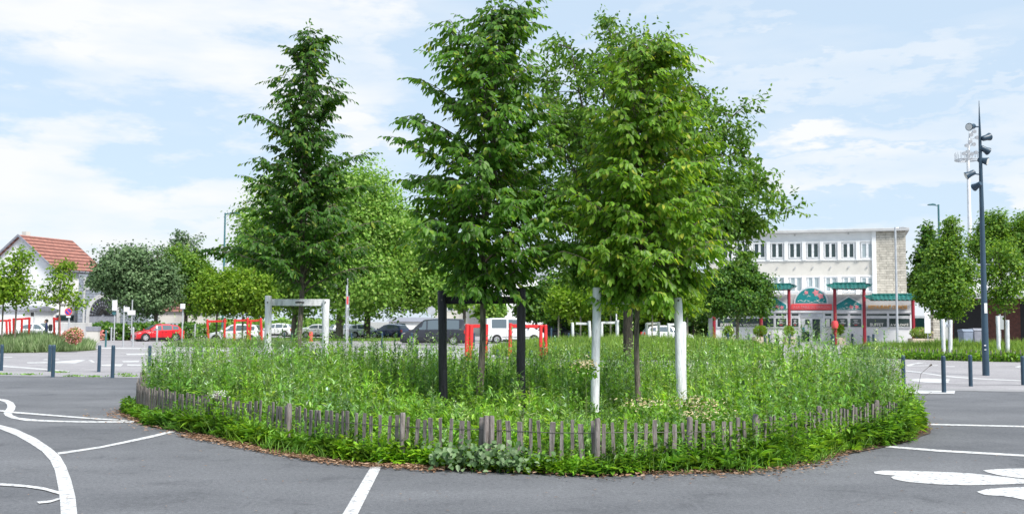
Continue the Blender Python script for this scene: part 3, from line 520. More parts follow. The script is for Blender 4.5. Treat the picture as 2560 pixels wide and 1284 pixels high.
LT.append(leaves(np.c_[p1, np.full(n, .012)], np.c_[np.cos(a2), np.sin(a2), np.full(n, .1)], np.tile([0, 0, 1.0], (n, 1)), rng.uniform(.012, .05, n), rng.uniform(.006, .022, n), 0))
tag(build_leaves('leaf_litter', LT, M['litter']), 'dry brown fallen leaves around the bed edge', 'leaf litter', kind='stuff')

# ------------------------------------------------------------------ trees
def path(p0, p1, bow, n=7):
    p0 = np.array(p0, float); p1 = np.array(p1, float); t = np.linspace(0, 1, n)[:, None]
    return p0+(p1-p0)*t+np.array(bow)*(4*t*(1-t))
def wood(mb, pts, r0, r1, n=5, cap=True):
    m = len(pts); mb.tube([tuple(p) for p in pts], [r0+(r1-r0)*(i/(m-1)) for i in range(m)], n, cap)
def spray(LV, mb, p, dr, ln, leafL, leafW, gap=.05, flat=True, droop=.25):
    """one leafy twig with alternate leaves"""
    k = max(3, int(ln/gap)); t = (np.arange(k)+.6)/k; dr = dr/np.linalg.norm(dr)
    pos = p+dr*(ln*t)[:, None]+np.array([0, 0, -1.0])*(droop*ln*t**2)[:, None]
    sdv = np.cross(dr, [0, 0, 1.0]); sdv /= max(np.linalg.norm(sdv), 1e-6); sgn = np.where(np.arange(k) % 2 == 0, 1, -1)[:, None]
    td = dr[None]*1.0+np.array([0, 0, -1.0])*(2*droop*t)[:, None]
    d = td*.7+sdv*sgn*.65+rng.normal(size=(k, 3))*.25+np.array([0, 0, -.6])
    d[-1] = td[-1]
    up = np.array([0, 0, .6])+np.array([dr[0], dr[1], 0])*.75+rng.normal(size=(k, 3))*.42+sdv*sgn*.2
    if not flat: d = nrm(d)+rvec(k)*.9; up = rvec(k)+np.array([0, 0, .7])
    LV.append((pos, d, up, leafL*rng.uniform(.7, 1.15, k)*(1-.25*t), leafW*rng.uniform(.8, 1.1, k)*(1-.25*t)))
    if mb is not None: mb.tube([tuple(p), tuple(p+dr*ln*.5-np.array([0, 0, droop*ln*.25])), tuple(p+dr*ln-np.array([0, 0, droop*ln]))], [.005, .0035, .0015], 3, False)
def finish_leaves(LV, mat, par, droop=.22):
    a = [np.concatenate([np.atleast_2d(x[i]) if i < 3 else x[i] for x in LV]) for i in range(5)]
    return build_leaves('crown', [leaves(a[0], a[1], a[2], a[3], a[4], droop)], mat, par)
def hornbeam(label, tx, d, env, zb_px, top_px, tr, mat, nbr, seed, leaf=(.148, .09), skirt=0, topx=None, rise=(.5, 1.25)):
    global rng
    rng = np.random.default_rng(seed); g = P(tx, 900, d); x0 = g.x
    o = thing('hornbeam_tree', label, 'tree', (x0, d, 0), 0, 'hornbeams in the round bed')
    zs = []; rl = []; rr = []
    for (y, a, b) in env:
        zs.append(P(tx, y, d).z); rl.append((tx-a)/F*d); rr.append((b-tx)/F*d)
    zs, rl, rr = map(np.array, (zs[::-1], rl[::-1], rr[::-1]))
    ztop = P(tx, top_px, d).z; zb = P(tx, zb_px, d).z; lx = ((topx or tx)-tx)/F*d
    def tpos(z): t = np.clip(z/ztop, 0, 1.2); return np.array([lx*t**1.6+.03*math.sin(z*2+seed), .03*math.cos(z*1.7), z])
    mb = MB(); zz = np.linspace(0, ztop, 16)
    mb.tube([tuple(tpos(z)) for z in zz], [tr*(1-.93*(z/ztop)**.9)+(.015 if z < .1 else 0) for z in zz], 10); mb.build('trunk', M['bark'], o, smooth=True)
    mb = MB(); LV = []
    for i in range(nbr):
        u = (i+.5)/nbr; z0 = zb*.97+(ztop-zb)*(u**1.08)*.97; az = i*2.39996+rng.normal()*.25
        hrise = rng.uniform(*rise)*(ztop-zb)*.16*(1.0 if u < .5 else 1.2); zt = min(z0+hrise, ztop-rng.uniform(0, .5)); z0 = min(z0, zt-.05)
        c = math.cos(az); env_r = np.interp(zt, zs, rr) if c > 0 else np.interp(zt, zs, rl); env_m = .5*(np.interp(zt, zs, rr)+np.interp(zt, zs, rl))
        w_ = abs(c); Lb = (env_r*w_+env_m*.95*(1-w_))*rng.uniform(.6, 1.14)
        if rng.uniform() < .12: Lb *= 1.22
        Lb = max(Lb, .12); p0 = tpos(z0); dv = np.array([math.cos(az), math.sin(az), 0]); p1 = tpos(z0)+dv*Lb; p1[0] -= 0; p1[2] = zt
        pts = path(p0, p1, (0, 0, .10*Lb), 7); wood(mb, pts, .004+tr*.22*(Lb/1.5), .003, 4, False)
        nt_ = int(max(4, Lb/.058)); 
        for j in range(nt_):
            t = .1+.9*(j+rng.uniform(0, 1))/nt_
            if Lb > .9 and t < .3 and rng.uniform() < .5: continue
            q = p0+(p1-p0)*t+np.array([0, 0, .4*Lb*t*(1-t)]); sg = 1 if j % 2 else -1; a = az+sg*rng.uniform(.4, 1.25)
            ln = rng.uniform(.2, .46)*(1.1-.45*t)*min(1, .25+Lb); el = rng.uniform(-.35, .5)
            spray(LV, mb, q, np.array([math.cos(a)*math.cos(el), math.sin(a)*math.cos(el), math.sin(el)]), ln, leaf[0], leaf[1], .042, droop=rng.uniform(.1, .5))
        spray(LV, mb, p1, np.array([dv[0], dv[1], rng.uniform(-.3, .45)]), rng.uniform(.25, .5)*min(1, .4+Lb), leaf[0]*.85, leaf[1]*.85, .045, droop=.25)
    for i in range(skirt):
        az = -math.pi/2+rng.normal()*.8; z0 = zb+rng.uniform(.1, .6); L_ = rng.uniform(.2, .8); p0 = tpos(z0); p1 = p0+np.array([math.cos(az)*L_*1.15, math.sin(az)*L_, .12-.25*L_]); wood(mb, path(p0, p1, (0, 0, .12), 5), .008, .003, 4, False)
        for j in range(int(4+L_*7)):
            t = rng.uniform(.25, 1); q = p0+(p1-p0)*t+np.array([0, 0, .4*.12*t*(1-t)]); a = az+rng.normal()*.8; spray(LV, mb, q, np.array([math.cos(a), math.sin(a), rng.uniform(-.7, .1)]), rng.uniform(.25, .42), leaf[0], leaf[1], .042, droop=.35)
    for k in range(6):
        a = rng.uniform(0, 6.28); b_ = .12+.1*k; spray(LV, mb, tpos(ztop-.12*k-.12), np.array([math.cos(a)*b_, math.sin(a)*b_, 1]), .34, leaf[0]*.85, leaf[1]*.85, .04, droop=.05)
    mb.build('branches', M['bark'], o); finish_leaves(LV, mat, o); return o
hornbeam('slender dark green hornbeam held in the white frame at left', 748, 22.0,
    [(62, 748, 764), (90, 732, 790), (125, 708, 812), (180, 682, 838), (250, 665, 842), (300, 650, 838), (350, 640, 850), (390, 660, 895), (450, 620, 880), (520, 590, 885), (600, 560, 905), (640, 520, 915), (690, 570, 905), (735, 650, 870)], 728, 70, .075, M['hornd'], 140, 3, topx=758, skirt=0)
hornbeam('middle hornbeam with top leaning right, held in the black frame', 1199, 17.0,
    [(-30, 1245, 1300), (20, 1195, 1290), (70, 1080, 1275), (110, 1060, 1290), (180, 1045, 1310), (260, 1050, 1335), (310, 965, 1345), (380, 985, 1370), (420, 980, 1390), (500, 1000, 1415), (580, 1010, 1430), (640, 1020, 1440), (690, 1060, 1420), (725, 1110, 1340), (745, 1150, 1280)], 742, -12, .068, M['horn'], 150, 5, topx=1245, skirt=7)
hornbeam('bright bushy hornbeam with thin curved trunk in the right white frame', 1594, 16.5,
    [(68, 1592, 1612), (95, 1570, 1650), (125, 1545, 1680), (180, 1500, 1705), (250, 1480, 1740), (330, 1465, 1765), (400, 1430, 1775), (480, 1440, 1760), (560, 1420, 1765), (620, 1410, 1790), (680, 1420, 1815), (715, 1450, 1800), (745, 1500, 1760), (765, 1540, 1700)], 756, 78, .055, M['hornl'], 145, 8, topx=1608, skirt=26)
def limbtree(name, label, tx, ybase_d, ends, fork_py, tr, mat, leaf, ntw, seed, barkm, group=None, clump=.45, sub=9, flat=False, gap=.055, twl=(.2, .5), shade=0, spread=.9, forks=None):
    global rng
    rng = np.random.default_rng(seed); d = ybase_d; g = P(tx, 850, d); o = thing(name, label, 'tree', (g.x, d, 0), 0, group)
    zf = P(tx, fork_py, d).z; mb = MB(); mb.tube([(0, 0, 0), (.02, 0, .3), (.03*tr/.1*.3, 0, zf*.5), (0, 0, zf)], [tr*1.25, tr*1.02, tr*.92, tr*.8], 10); mb.build('trunk', barkm, o, smooth=True)
    mb = MB(); LV = []
    for (ex, eyp, dy) in ends:
        e = P(ex, eyp, d); e = np.array([e.x-g.x, dy, e.z]); p0 = np.array([0, 0, zf*rng.uniform(.8, 1.05)]); Ln = np.linalg.norm(e-p0)
        pts = path(p0, e, (rng.normal()*.1*Ln*.3, rng.normal()*.06*Ln, .10*Ln*(1 if e[2] < zf+Ln*.7 else .02)), 9); wood(mb, pts, tr*.55, .006, 6, False)
        for s_ in range(sub):
            t = rng.uniform(.12, 1.0)**.6; q = np.array([np.interp(t*8, range(9), pts[:, k]) for k in range(3)]); dv = nrm((e-p0)/Ln*.5+rvec(1)[0]*spread+np.array([0, 0, .12])); l2 = Ln*rng.uniform(.14, .3)*(1.25-.6*t)
            q2 = q+dv*l2; sp = path(q, q2, (0, 0, .08*l2), 5); wood(mb, sp, .012, .004, 4, False)
            for _ in range(ntw):
                u = rng.uniform(.15, 1.05); spray(LV, mb if rng.uniform() < .4 else None, q+(q2-q)*u+rng.normal(size=3)*clump*.25, nrm(dv*.6+rvec(1)[0]*.9), rng.uniform(*twl), leaf[0], leaf[1], gap, flat, .15)
    mb.build('branches', barkm, o); finish_leaves(LV, mat, o); return o
limbtree('oak_tree', 'large loose oak with sturdy trunk behind the bright hornbeam', 1569, 24.0,
    [(1345, 190, .6), (1425, 120, -.3), (1440, 260, 1.2), (1535, 60, 0), (1500, 190, -1), (1640, 90, .8), (1690, 150, -.4), (1770, 220, .5), (1700, 320, -1.4), (1835, 285, -.3), (1780, 400, 1.6), (1880, 360, .4), (1890, 470, -.6), (1960, 530, .2), (1890, 565, .8), (1765, 540, -1.6), (1730, 610, 1), (1360, 330, -1), (1330, 460, .6), (1390, 560, -1.2), (1340, 640, .8), (1440, 690, 0), (1600, 420, 2), (1560, 560, -2), (1450, 430, 1.8), (1700, 600, 2.2)],
    640, .125, M['oak'], (.145, .08), 17, 21, M['barkd'], sub=19, clump=.4, gap=.055, twl=(.2, .45))
def blobtree(name, label, tx, d, ells, mat, leafs, n, seed, tr=.15, barkm='bark', group=None, sparse=0, tbase=0, tiers=False, clr=None, tdisp=0):
    """crown built from clumps of leaves spread over several overlapping volumes (ellipses given in photo pixels)"""
    global rng
    rng = np.random.default_rng(seed); g = P(tx, 820, d); o = thing(name, label, 'tree', (g.x, d, 0), 0, group)
    mb = MB(); B = []; N_ = []; area = [e[2]*e[3] for e in ells]; ta = sum(area); top = max(P(e[0], e[1]-e[3]*.4, d).z for e in ells)
    bot = min(P(e[0], e[1]+e[3]*.5, d).z for e in ells)
    tm = MB(); tm.tube([(0, 0, 0), (0, 0, .4), (tr*.3, 0, bot), (tdisp, 0, (bot+top)/2), (tdisp, 0, top)], [tr*1.3, tr, tr*.85, tr*.5, tr*.15], 9); tm.build('trunk', M[barkm], o, smooth=True)
    for e, ar in zip(ells, area):
        c = P(e[0], e[1], d); c = np.array([c.x-g.x, rng.normal()*.1*e[2]/F*d, c.z]); rx = e[2]/F*d; rz = e[3]/F*d; ry = rx*.95
        nc = max(6, int(n*ar/ta/30)); dv = rvec(nc); rad = (rng.uniform(.4, 1.0, nc)**.55)*(1+.22*np.sin(dv[:, 0]*5+seed)*np.cos(dv[:, 2]*6+seed*2)+.1*np.sin(dv[:, 2]*11+dv[:, 0]*9)); cr = c+dv*rad[:, None]*np.array([rx, ry, rz])*.93
        if clr is None: cr_s = .13*(rx+rz)/2+.12
        else: cr_s = clr
        for q, dq in zip(cr, dv):
            k = int(rng.uniform(18, 42)); off = rng.normal(size=(k, 3))*cr_s*np.array([1, 1, .45 if tiers else .75]); B.append(q+off)
            nr = dq*.7+rng.normal(size=(k, 3))*.55+np.array([0, 0, .5]); N_.append(nr)
        for j in range(7):
            q = cr[rng.integers(nc)]; q0 = np.array([tdisp*.6, 0, bot+(q[2]-bot)*.35]); wood(mb, path(q0, q, (0, 0, 0), 4), tr*.3, .012, 4, False)
    B = np.concatenate(B); N_ = nrm(np.concatenate(N_)); m = len(B)
    d_ = nrm(np.cross(N_, rvec(m))); L = leafs*rng.uniform(.6, 1.3, m)
    mb.build('branches', M[barkm], o); build_leaves('crown', [leaves(B, d_, N_, L, L*.72, .15)], mat, o); return o
# planes behind, parking area
PG = 'plane trees along the parking verge'
blobtree('plane_tree', 'broad pale green plane tree rising behind the left hornbeam', 734, 96, [(690, 560, 95, 120), (700, 660, 120, 110), (640, 620, 70, 90), (730, 740, 90, 60), (630, 700, 60, 60)], M['plane'], .3, 24000, 31, .28, 'bark', PG)
blobtree('plane_tree', 'tallest pale plane tree, crown right of the left hornbeam', 848, 93, [(900, 490, 90, 92), (870, 590, 130, 110), (960, 560, 90, 90), (900, 700, 130, 95), (820, 480, 60, 60)], M['plane'], .3, 34000, 32, .36, 'bark', PG)
blobtree('plane_tree', 'pale plane tree with dark trunk left of the slate van', 917, 98, [(1000, 600, 95, 95), (1010, 690, 110, 85), (1060, 690, 70, 70), (940, 740, 110, 55), (1060, 740, 60, 50)], M['plane'], .3, 27000, 33, .34, 'barkd', PG)
# left group
blobtree('weeping_pear_tree', 'silvery grey-green domed tree overhanging the stone arch', 388, 98, [(335, 680, 92, 66), (292, 692, 58, 50), (395, 705, 60, 66), (368, 745, 78, 46), (258, 700, 28, 30), (320, 640, 50, 26)], M['pear'], .26, 27000, 34, .22, 'barkd')
blobtree('leafy_tree', 'rounded mid green tree just right of the silvery dome', 463, 104, [(470, 690, 52, 70), (490, 730, 40, 60), (440, 650, 34, 34), (505, 675, 22, 40)], M['mid'], .28, 15000, 35, .2, 'barkd')
blobtree('birch_tree', 'thin wispy tree top poking above the rounded green tree', 466, 118, [(450, 590, 20, 24), (475, 620, 34, 34), (440, 625, 18, 24)], M['pear'], .3, 1300, 36, .14, 'barkl')
LG = 'lime trees in the red frames'
blobtree('lime_tree', 'young bright lime tree above the left red frame', 541, 72, [(545, 735, 52, 50), (530, 710, 32, 36), (575, 720, 40, 44), (510, 750, 26, 34)], M['lime'], .2, 13000, 37, .07, 'bark', LG)
blobtree('lime_tree', 'young bright lime tree above the right red frame', 606, 71, [(610, 735, 48, 52), (640, 720, 40, 46), (655, 755, 36, 36)], M['lime'], .2, 13000, 38, .07, 'bark', LG)
MG = 'young maples in the left bed'
blobtree('maple_tree', 'young yellow-green maple at the left edge', 5, 55, [(-5, 700, 34, 50), (10, 740, 30, 34)], M['lime'], .17, 1300, 39, .05, 'bark', MG, clr=.3)
blobtree('maple_tree', 'fuller young yellow-green maple in front of the white gable', 38, 55, [(45, 680, 24, 50), (30, 720, 38, 36), (60, 735, 24, 30), (52, 640, 12, 20)], M['lime'], .17, 2300, 40, .05, 'bark', MG, clr=.3)
blobtree('maple_tree', 'sparse young maple beside the no parking sign', 147, 56, [(150, 690, 30, 26), (172, 655, 14, 18), (125, 740, 34, 20), (165, 735, 40, 20), (200, 760, 16, 14), (150, 715, 30, 18)], M['lime'], .17, 1400, 41, .05, 'bark', MG, clr=.22)
# right-hand group
blobtree('dense_tree', 'dense dark green tree standing before the restaurant', 1843, 74, [(1862, 660, 26, 34), (1845, 690, 50, 44), (1800, 715, 44, 46), (1895, 720, 38, 42), (1850, 750, 80, 40), (1800, 765, 46, 32), (1905, 768, 28, 24)], M['dark'], .19, 22000, 42, .13, 'bark', None, tiers=True)
blobtree('hornbeam_tree', 'full pyramidal tree above the white frame at right', 2373, 52, [(2380, 575, 16, 34), (2372, 620, 30, 44), (2345, 640, 22, 30), (2368, 680, 50, 50), (2335, 700, 34, 34), (2410, 690, 26, 44), (2365, 735, 62, 40), (2322, 735, 30, 26), (2370, 775, 38, 26)], M['mid'], .14, 21000, 43, .09, 'barkl', None, tiers=True)
blobtree('dense_tree', 'tall dark pointed tree right beside the stone tower', 2330, 94, [(2318, 600, 18, 45), (2320, 650, 34, 50), (2310, 710, 42, 50), (2345, 690, 40, 60)], M['dark'], .32, 9000, 44, .18, 'barkd')
blobtree('broad_tree', 'broad tree crown behind the dark spotlight mast', 2490, 98, [(2485, 565, 40, 40), (2545, 600, 40, 50), (2455, 615, 34, 50), (2560, 635, 60, 45), (2500, 630, 60, 48), (2580, 560, 40, 40)], M['mid'], .26, 20000, 45, .25, 'barkd')
blobtree('young_tree', 'small open tree in white frame at the right edge', 2512, 52, [(2500, 630, 24, 30), (2535, 670, 34, 26), (2485, 690, 30, 22), (2530, 715, 42, 22), (2500, 735, 30, 18), (2515, 760, 16, 14)], M['mid'], .14, 5200, 46, .06, 'bark', None, clr=.3)
# hedge-like trees behind the middle
HG = 'trees screening the car park behind the middle'
for k, (tx, cx, cy, rx, ry, lb, mt) in enumerate([(1400, 1395, 745, 62, 70, 'mid green tree behind the black frame\'s right post', 'dark'), (1475, 1475, 740, 66, 75, 'mid green tree behind the tall white post', 'lime'), (1560, 1560, 745, 62, 70, 'dark tree filling the gap behind the sturdy oak trunk', 'dark'),
        (1650, 1645, 735, 62, 72, 'yellow-green tree above the white hatchback', 'lime'), (1735, 1730, 745, 52, 62, 'dark tree left of the restaurant\'s first red column', 'dark'), (1160, 1150, 725, 48, 40, 'pale shrubby tree behind the black frame\'s left post', 'plane'), (1340, 1335, 760, 45, 42, 'small tree behind the white van', 'dark'), (1240, 1225, 775, 34, 20, 'low leafy tree over the white van roof', 'plane')]):
    blobtree('screening_tree', lb, tx, 95-3*(k % 3), [(cx, cy, rx, ry), (cx-rx*.4, cy+ry*.35, rx*.6, ry*.5), (cx+rx*.45, cy-ry*.2, rx*.5, ry*.6)], M[mt], .34, 7000, 50+k, .15, 'barkd', HG)
def hedge(name, label, x0, x1, ytop, ybase, d, mat, n, seed):
    g = np.random.default_rng(seed); a = P(x0, ybase, d); b = P(x1, ybase, d); zt = P((x0+x1)/2, ytop, d).z
    q = np.c_[g.uniform(a.x, b.x, n), g.normal(d, .8, n), g.uniform(0.05, 1, n)**.8]; q[:, 2] *= zt*(1+.12*np.sin(q[:, 0]*1.7)+.08*np.sin(q[:, 0]*4.1))
    nr = nrm(g.normal(size=(n, 3))+np.array([0, -.6, .6])); dd = nrm(np.cross(nr, g.normal(size=(n, 3))))
    return tag(build_leaves(name, [leaves(q, dd, nr, .3*g.uniform(.6, 1.3, n), .22, .1)], mat), label, 'hedge')
hedge('hedge', 'dark clipped hedge behind the far white frames', 1370, 1790, 796, 850, 98, M['dark'], 15000, 1)
hedge('hedge', 'green hedge behind parked cars left of the slate van', 470, 900, 800, 845, 125, M['plane'], 9000, 2)
hedge('rose_hedge', 'low green rose hedge running behind the red car', 210, 520, 812, 850, 89, M['dark'], 9000, 3)
# flowers on the rose hedge and the pink bush
def petals(name, label, x0, x1, y0, y1, d, mat, n, sd, L=.16):
    g = np.random.default_rng(sd); a = P(x0, y1, d); b = P(x1, y0, d); q = np.c_[g.uniform(a.x, b.x, n), g.normal(d, .4, n), g.uniform(max(a.z, .05), b.z, n)]
    return tag(build_leaves(name, [leaves(q, nrm(g.normal(size=(n, 3))), nrm(g.normal(size=(n, 3))), L, L*.9, .1)], mat), label, 'flowers', kind='stuff')
petals('rose_blossom', 'small white rose blossoms scattered over the low hedge', 275, 520, 818, 846, 88, M['white'], 420, 5)
petals('rose_blossom', 'pink rose blossoms low beside the grey planter box', 228, 262, 825, 850, 86, M['pink'], 200, 6)
def bush(name, label, cx, cy, rx, ry, d, m1, m2, n, sd, cat='shrub', group=None, L=.13):
    g = np.random.default_rng(sd); c = P(cx, cy, d); o = thing(name, label, cat, (c.x, d, 0), 0, group); rxm = rx/F*d; rzm = ry/F*d
    def cloud(n): v = nrm(g.normal(size=(n, 3)))*g.uniform(.3, 1, (n, 1))**.5; q = v*np.array([rxm, rxm*.8, rzm])+np.array([0, 0, c.z]); q[:, 2] = np.maximum(q[:, 2], .03); return q, v
    q, v = cloud(n); nr = nrm(v+g.normal(size=(n, 3))*.5); build_leaves('foliage', [leaves(q, nrm(np.cross(nr, g.normal(size=(n, 3)))), nr, L*g.uniform(.6, 1.3, n), L*.5, .1)], m1, o)
    if m2 is not None:
        q, v = cloud(n//2); q = q+v*.04; build_leaves('blossom', [leaves(q, nrm(g.normal(size=(n//2, 3))), nrm(v+g.normal(size=(n//2, 3))*.4), L*.9, L*.8, .1)], m2, o)
    return o
bush('rose_bush', 'pink flowering bush at the end of the left bed', 186, 838, 20, 20, 54, M['grass'], M['pink'], 1500, 7, L=.1)
bush('rose_bush', 'smaller pink bush left of the larger pink one', 165, 842, 10, 14, 56, M['grass'], M['pink'], 500, 8, L=.1)
# ------------------------------------------------------------------ tree frames
def frame(label, d, posts, rail, mat, thick, group, rthick=.07, lean=None, tie=None):
    """posts: list of (px_top, py_top, px_bottom); rail (x0,y0,x1,y1) in photo pixels at depth d"""
    a = P(posts[0][0], 850, d); o = thing('tree_guard', label, 'tree guard', (a.x, d, 0), 0, group); L0 = np.array([a.x, d, 0])
    for k, (pt, py, pb) in enumerate(posts):
        t = P(pt, py, d); b = G(pb, 0x7fff) if False else None
        dd = (k % 3)*.0; bx = P(pb, 900, d).x; tz = t.z; mb = MB(); rr = random.Random(k+int(d))
        pts = []; rs = []; nseg = 9
        for i in range(nseg):
            u = i/(nseg-1); pts.append((bx+(t.x-bx)*u-L0[0]+rr.uniform(-.004, .004), dd, tz*u)); rs.append(thick*(.5 if (k == 2 and d < 30) else 1)*(1+rr.uniform(-.03, .03)))
        pts.append((pts[-1][0], dd, tz+.012)); rs.append(rs[-1]*.82); mb.tube(pts, rs, 14); mb.build('post', mat, o, smooth=True)
    if rail:
        rails = rail if isinstance(rail, list) else [rail]
        for (x0, y0, x1, y1) in rails:
            A = P(x0, y0, d); B = P(x1, y1, d); mb = MB(); yy = thick+.03
            mb.add([(A.x-L0[0], yy-.03, A.z-rthick), (B.x-L0[0], yy-.03, B.z-rthick), (B.x-L0[0], yy+.03, B.z-rthick), (A.x-L0[0], yy+.03, A.z-rthick), (A.x-L0[0], yy-.03, A.z+rthick), (B.x-L0[0], yy-.03, B.z+rthick), (B.x-L0[0], yy+.03, B.z+rthick), (A.x-L0[0], yy+.03, A.z+rthick)],
                   [(0, 3, 2, 1), (4, 5, 6, 7), (0, 1, 5, 4), (1, 2, 6, 5), (2, 3, 7, 6), (3, 0, 4, 7)]); mb.build('rail', mat, o, bevel=.008)
    if rail and thick < .08 and d < 30:
        for (pt, py, pb) in posts[:2]:
            q = P(pt, (rails[0][1]+rails[0][3])/2, d); b = MB(); b.tube([(q.x-L0[0], -thick-.012, q.z), (q.x-L0[0], -thick+.01, q.z)], .016, 8); b.build('bolt', M['wire'], o)
    if tie:
        A = P(tie, (rails[0][1]+rails[0][3])/2, d); mb = MB(); mb.tube([(A.x-L0[0]-.09, thick-.02, A.z), (A.x-L0[0], thick-.10, A.z+.005), (A.x-L0[0]+.09, thick-.02, A.z)], .016, 6); mb.build('strap', M['black'], o)
    return o
WG_ = 'tall painted frames in the round bed'
frame('white painted two-post frame around the left hornbeam', 21.7, [(671, 740, 671), (815, 749, 812)], (664, 755, 822, 756), M['whitep'], .075, WG_, .075, tie=748)
frame('black painted two-post frame around the middle hornbeam', 16.8, [(1105, 728, 1111), (1303, 722, 1303)], (1096, 750, 1312, 749), M['blackp'], .074, WG_, .062, tie=1199)
frame('white painted frame around the bright right hornbeam', 16.3, [(1493, 720, 1486), (1694, 745, 1704), (1709, 805, 1712)], (1476, 750, 1704, 752), M['whitep'], .07, WG_, .06)
RG = 'red painted frames around young trees'
RP = M['redp']
frame('leftmost red frame by the left edge', 59, [(16, 800, 17), (24, 797, 26)], (-30, 803, 26, 800), RP, .062, RG, .06)
frame('red frame with leaning posts left of the walking person', 58, [(34, 795, 33), (55, 796, 51), (74, 793, 70)], (34, 798, 74, 795), RP, .062, RG, .06)
frame('narrow red frame by the no parking sign', 58.5, [(135, 793, 135), (148, 792, 149)], (135, 797, 149, 797), RP, .062, RG, .06)
frame('red frame around the left lime tree', 70, [(518, 798, 521), (562, 796, 560)], (516, 803, 566, 802), RP, .085, RG, .07)
frame('red frame with tall right post around the right lime tree', 69, [(587, 798, 584), (619, 794, 619), (627, 800, 621), (652, 795, 654)], [(583, 801, 619, 800), (619, 802, 654, 800)], RP, .085, RG, .07)
frame('red frame of three stout posts behind the middle hornbeam trunk', 46, [(1168, 810, 1167), (1178, 812, 1177), (1216, 811, 1212)], (1164, 815, 1220, 814), RP, .1, RG, .08)
frame('wide red frame seen through the black frame', 46, [(1276, 808, 1275), (1352, 812, 1352), (1364, 812, 1365)], (1272, 814, 1366, 816), RP, .078, RG, .08)
WF = 'far white painted frames around young trees'
for lb, d, ps, rl in [('white frame left of the tall white post', 62, [(1431, 806, 1433), (1473, 802, 1477)], (1440, 808, 1474, 809)), ('white frame between tall white post and oak trunk', 62, [(1504, 806, 1505), (1544, 800, 1543)], (1504, 806, 1546, 806)),
        ('white frame left in front of the white hatchback', 64, [(1617, 808, 1616), (1647, 805, 1646)], (1616, 809, 1648, 808)), ('white frame right in front of the white hatchback', 62, [(1671, 808, 1674), (1712, 806, 1713)], (1671, 811, 1712, 810)),
        ('white frame under the pyramidal tree at right', 50, [(2357, 798, 2360), (2376, 800, 2376)], (2357, 814, 2376, 814)), ('white frame beside the young tree at the right edge', 50, [(2494, 790, 2498), (2518, 800, 2520)], None)]:
    frame(lb, d, ps, rl, M['whitep'], .09, WF, .07)
for tx, lb in [(1396, 'bare slender trunk left of the far white frames'), (1451, 'slender young tree in the far white frame'), (1526, 'slender young tree just left of the oak trunk'), (1630, 'thin young tree in front of the white hatchback'), (1718, 'thin young tree right of the pale rear post')]:
    blobtree('young_tree', lb, tx, 62.5, [(tx, 760, 30, 26), (tx+8, 740, 24, 22)], M['lime'], .2, 1500, 70+tx % 17, .055, 'barkl', 'young trees in the far white frames', clr=.3)

# ------------------------------------------------------------------ grassy beds further off
def patch(name, label, cx, d, rx, ry, h, n, mat, sd, wid=.03):
    g = np.random.default_rng(sd); c = P(cx, 850, d); a = g.uniform(0, 6.283, n); r = np.sqrt(g.uniform(0, 1, n))
    p = np.c_[c.x+np.cos(a)*r*rx, d+np.sin(a)*r*ry, np.zeros(n)]; hh = h*(.6+.5*(1-r**3))*g.uniform(.55, 1.15, n)*(1+.2*np.sin(p[:, 0]*1.3)*np.sin(p[:, 1]))
    q = nrm(np.c_[g.normal(size=(n, 2))*.33, np.ones(n)]); tag(build_leaves(name, [leaves(p, q, nrm(g.normal(size=(n, 3))), hh, wid, .02, 0)], mat), label, 'grass', kind='stuff')
    th = np.linspace(0, 6.283, 49)[:-1]; sheet('soil', [(c.x+math.cos(t)*rx*1.03, d+math.sin(t)*ry*1.03) for t in th], .013, M['grassbase'])
    return c
patch('bed_grass', 'grey-green lavender grass in the left bed', 45, 57, 3.9, 5, 1.0, 13000, M['lav'], 1, .05)
patch('bed_grass', 'dry grass in the small bed under the red frames', 590, 69.5, 4.6, 3.5, .55, 6500, M['lav'], 2, .05)
patch('bed_grass', 'tall yellow-green grass in the bed behind the middle trees', 1500, 56, 6, 9, .9, 24000, M['grass'], 3, .05)
patch('bed_grass', 'bright green grass in the bed left of the restaurant front', 1660, 56, 6, 9, 1.0, 16000, M['grass'], 4, .05)
patch('bed_grass', 'green grass in the fenced bed at the right', 2450, 55.5, 7.2, 8, .85, 18000, M['grass'], 5, .05)
# foot plants and low pickets of the right bed
c = P(2450, 850, 55.5); g = np.random.default_rng(9); n = 5000; a = g.uniform(3.2, 6.2, n); rr_ = 1+g.uniform(0, .09, n)
q = np.c_[c.x+np.cos(a)*7.2*rr_, 55.5+np.sin(a)*8*rr_, g.uniform(0, .4, n)]
tag(build_leaves('bed_edge_plants', [leaves(q, rvec(n), nrm(rng.normal(size=(n, 3))+np.array([0, 0, .7])), g.uniform(.1, .25, n), .09, .2)], M['ivy']), 'leafy fringe around the right-hand bed', 'ground cover', kind='stuff')
fr = thing('picket_fence', 'short pale picket fence edging the right-hand bed', 'fence', (0, 0, 0)); mb = MB(); k = 0
for a in np.linspace(3.3, 6.1, 100):
    if 4.6 < a < 5.0 and k % 3: k += 1; continue
    k += 1; x = c.x+math.cos(a)*7.45; y = 55.5+math.sin(a)*8.3; b = MB(); b.tube([(x, y, 0), (x+rnd.uniform(-.02, .02), y, rnd.uniform(.5, .6))], .028, 5); b.build('picket', M['picket'], fr)
n = 5000; g = np.random.default_rng(4); v0 = np.array(vg); u = g.uniform(size=(n, 1)); w_ = g.uniform(size=(n, 1)); pp = (v0[0]*(1-u)+v0[1]*u)*(1-w_)+(v0[3]*(1-u)+v0[2]*u)*w_
tag(build_leaves('verge_grass', [leaves(np.c_[pp, np.full(n, .02)], nrm(np.c_[g.normal(size=(n, 2))*.3, np.ones(n)]), nrm(g.normal(size=(n, 3))), .2, .06, 0, 0)], M['grass']), 'mown grass strip in front of the parked cars', 'grass', kind='stuff')
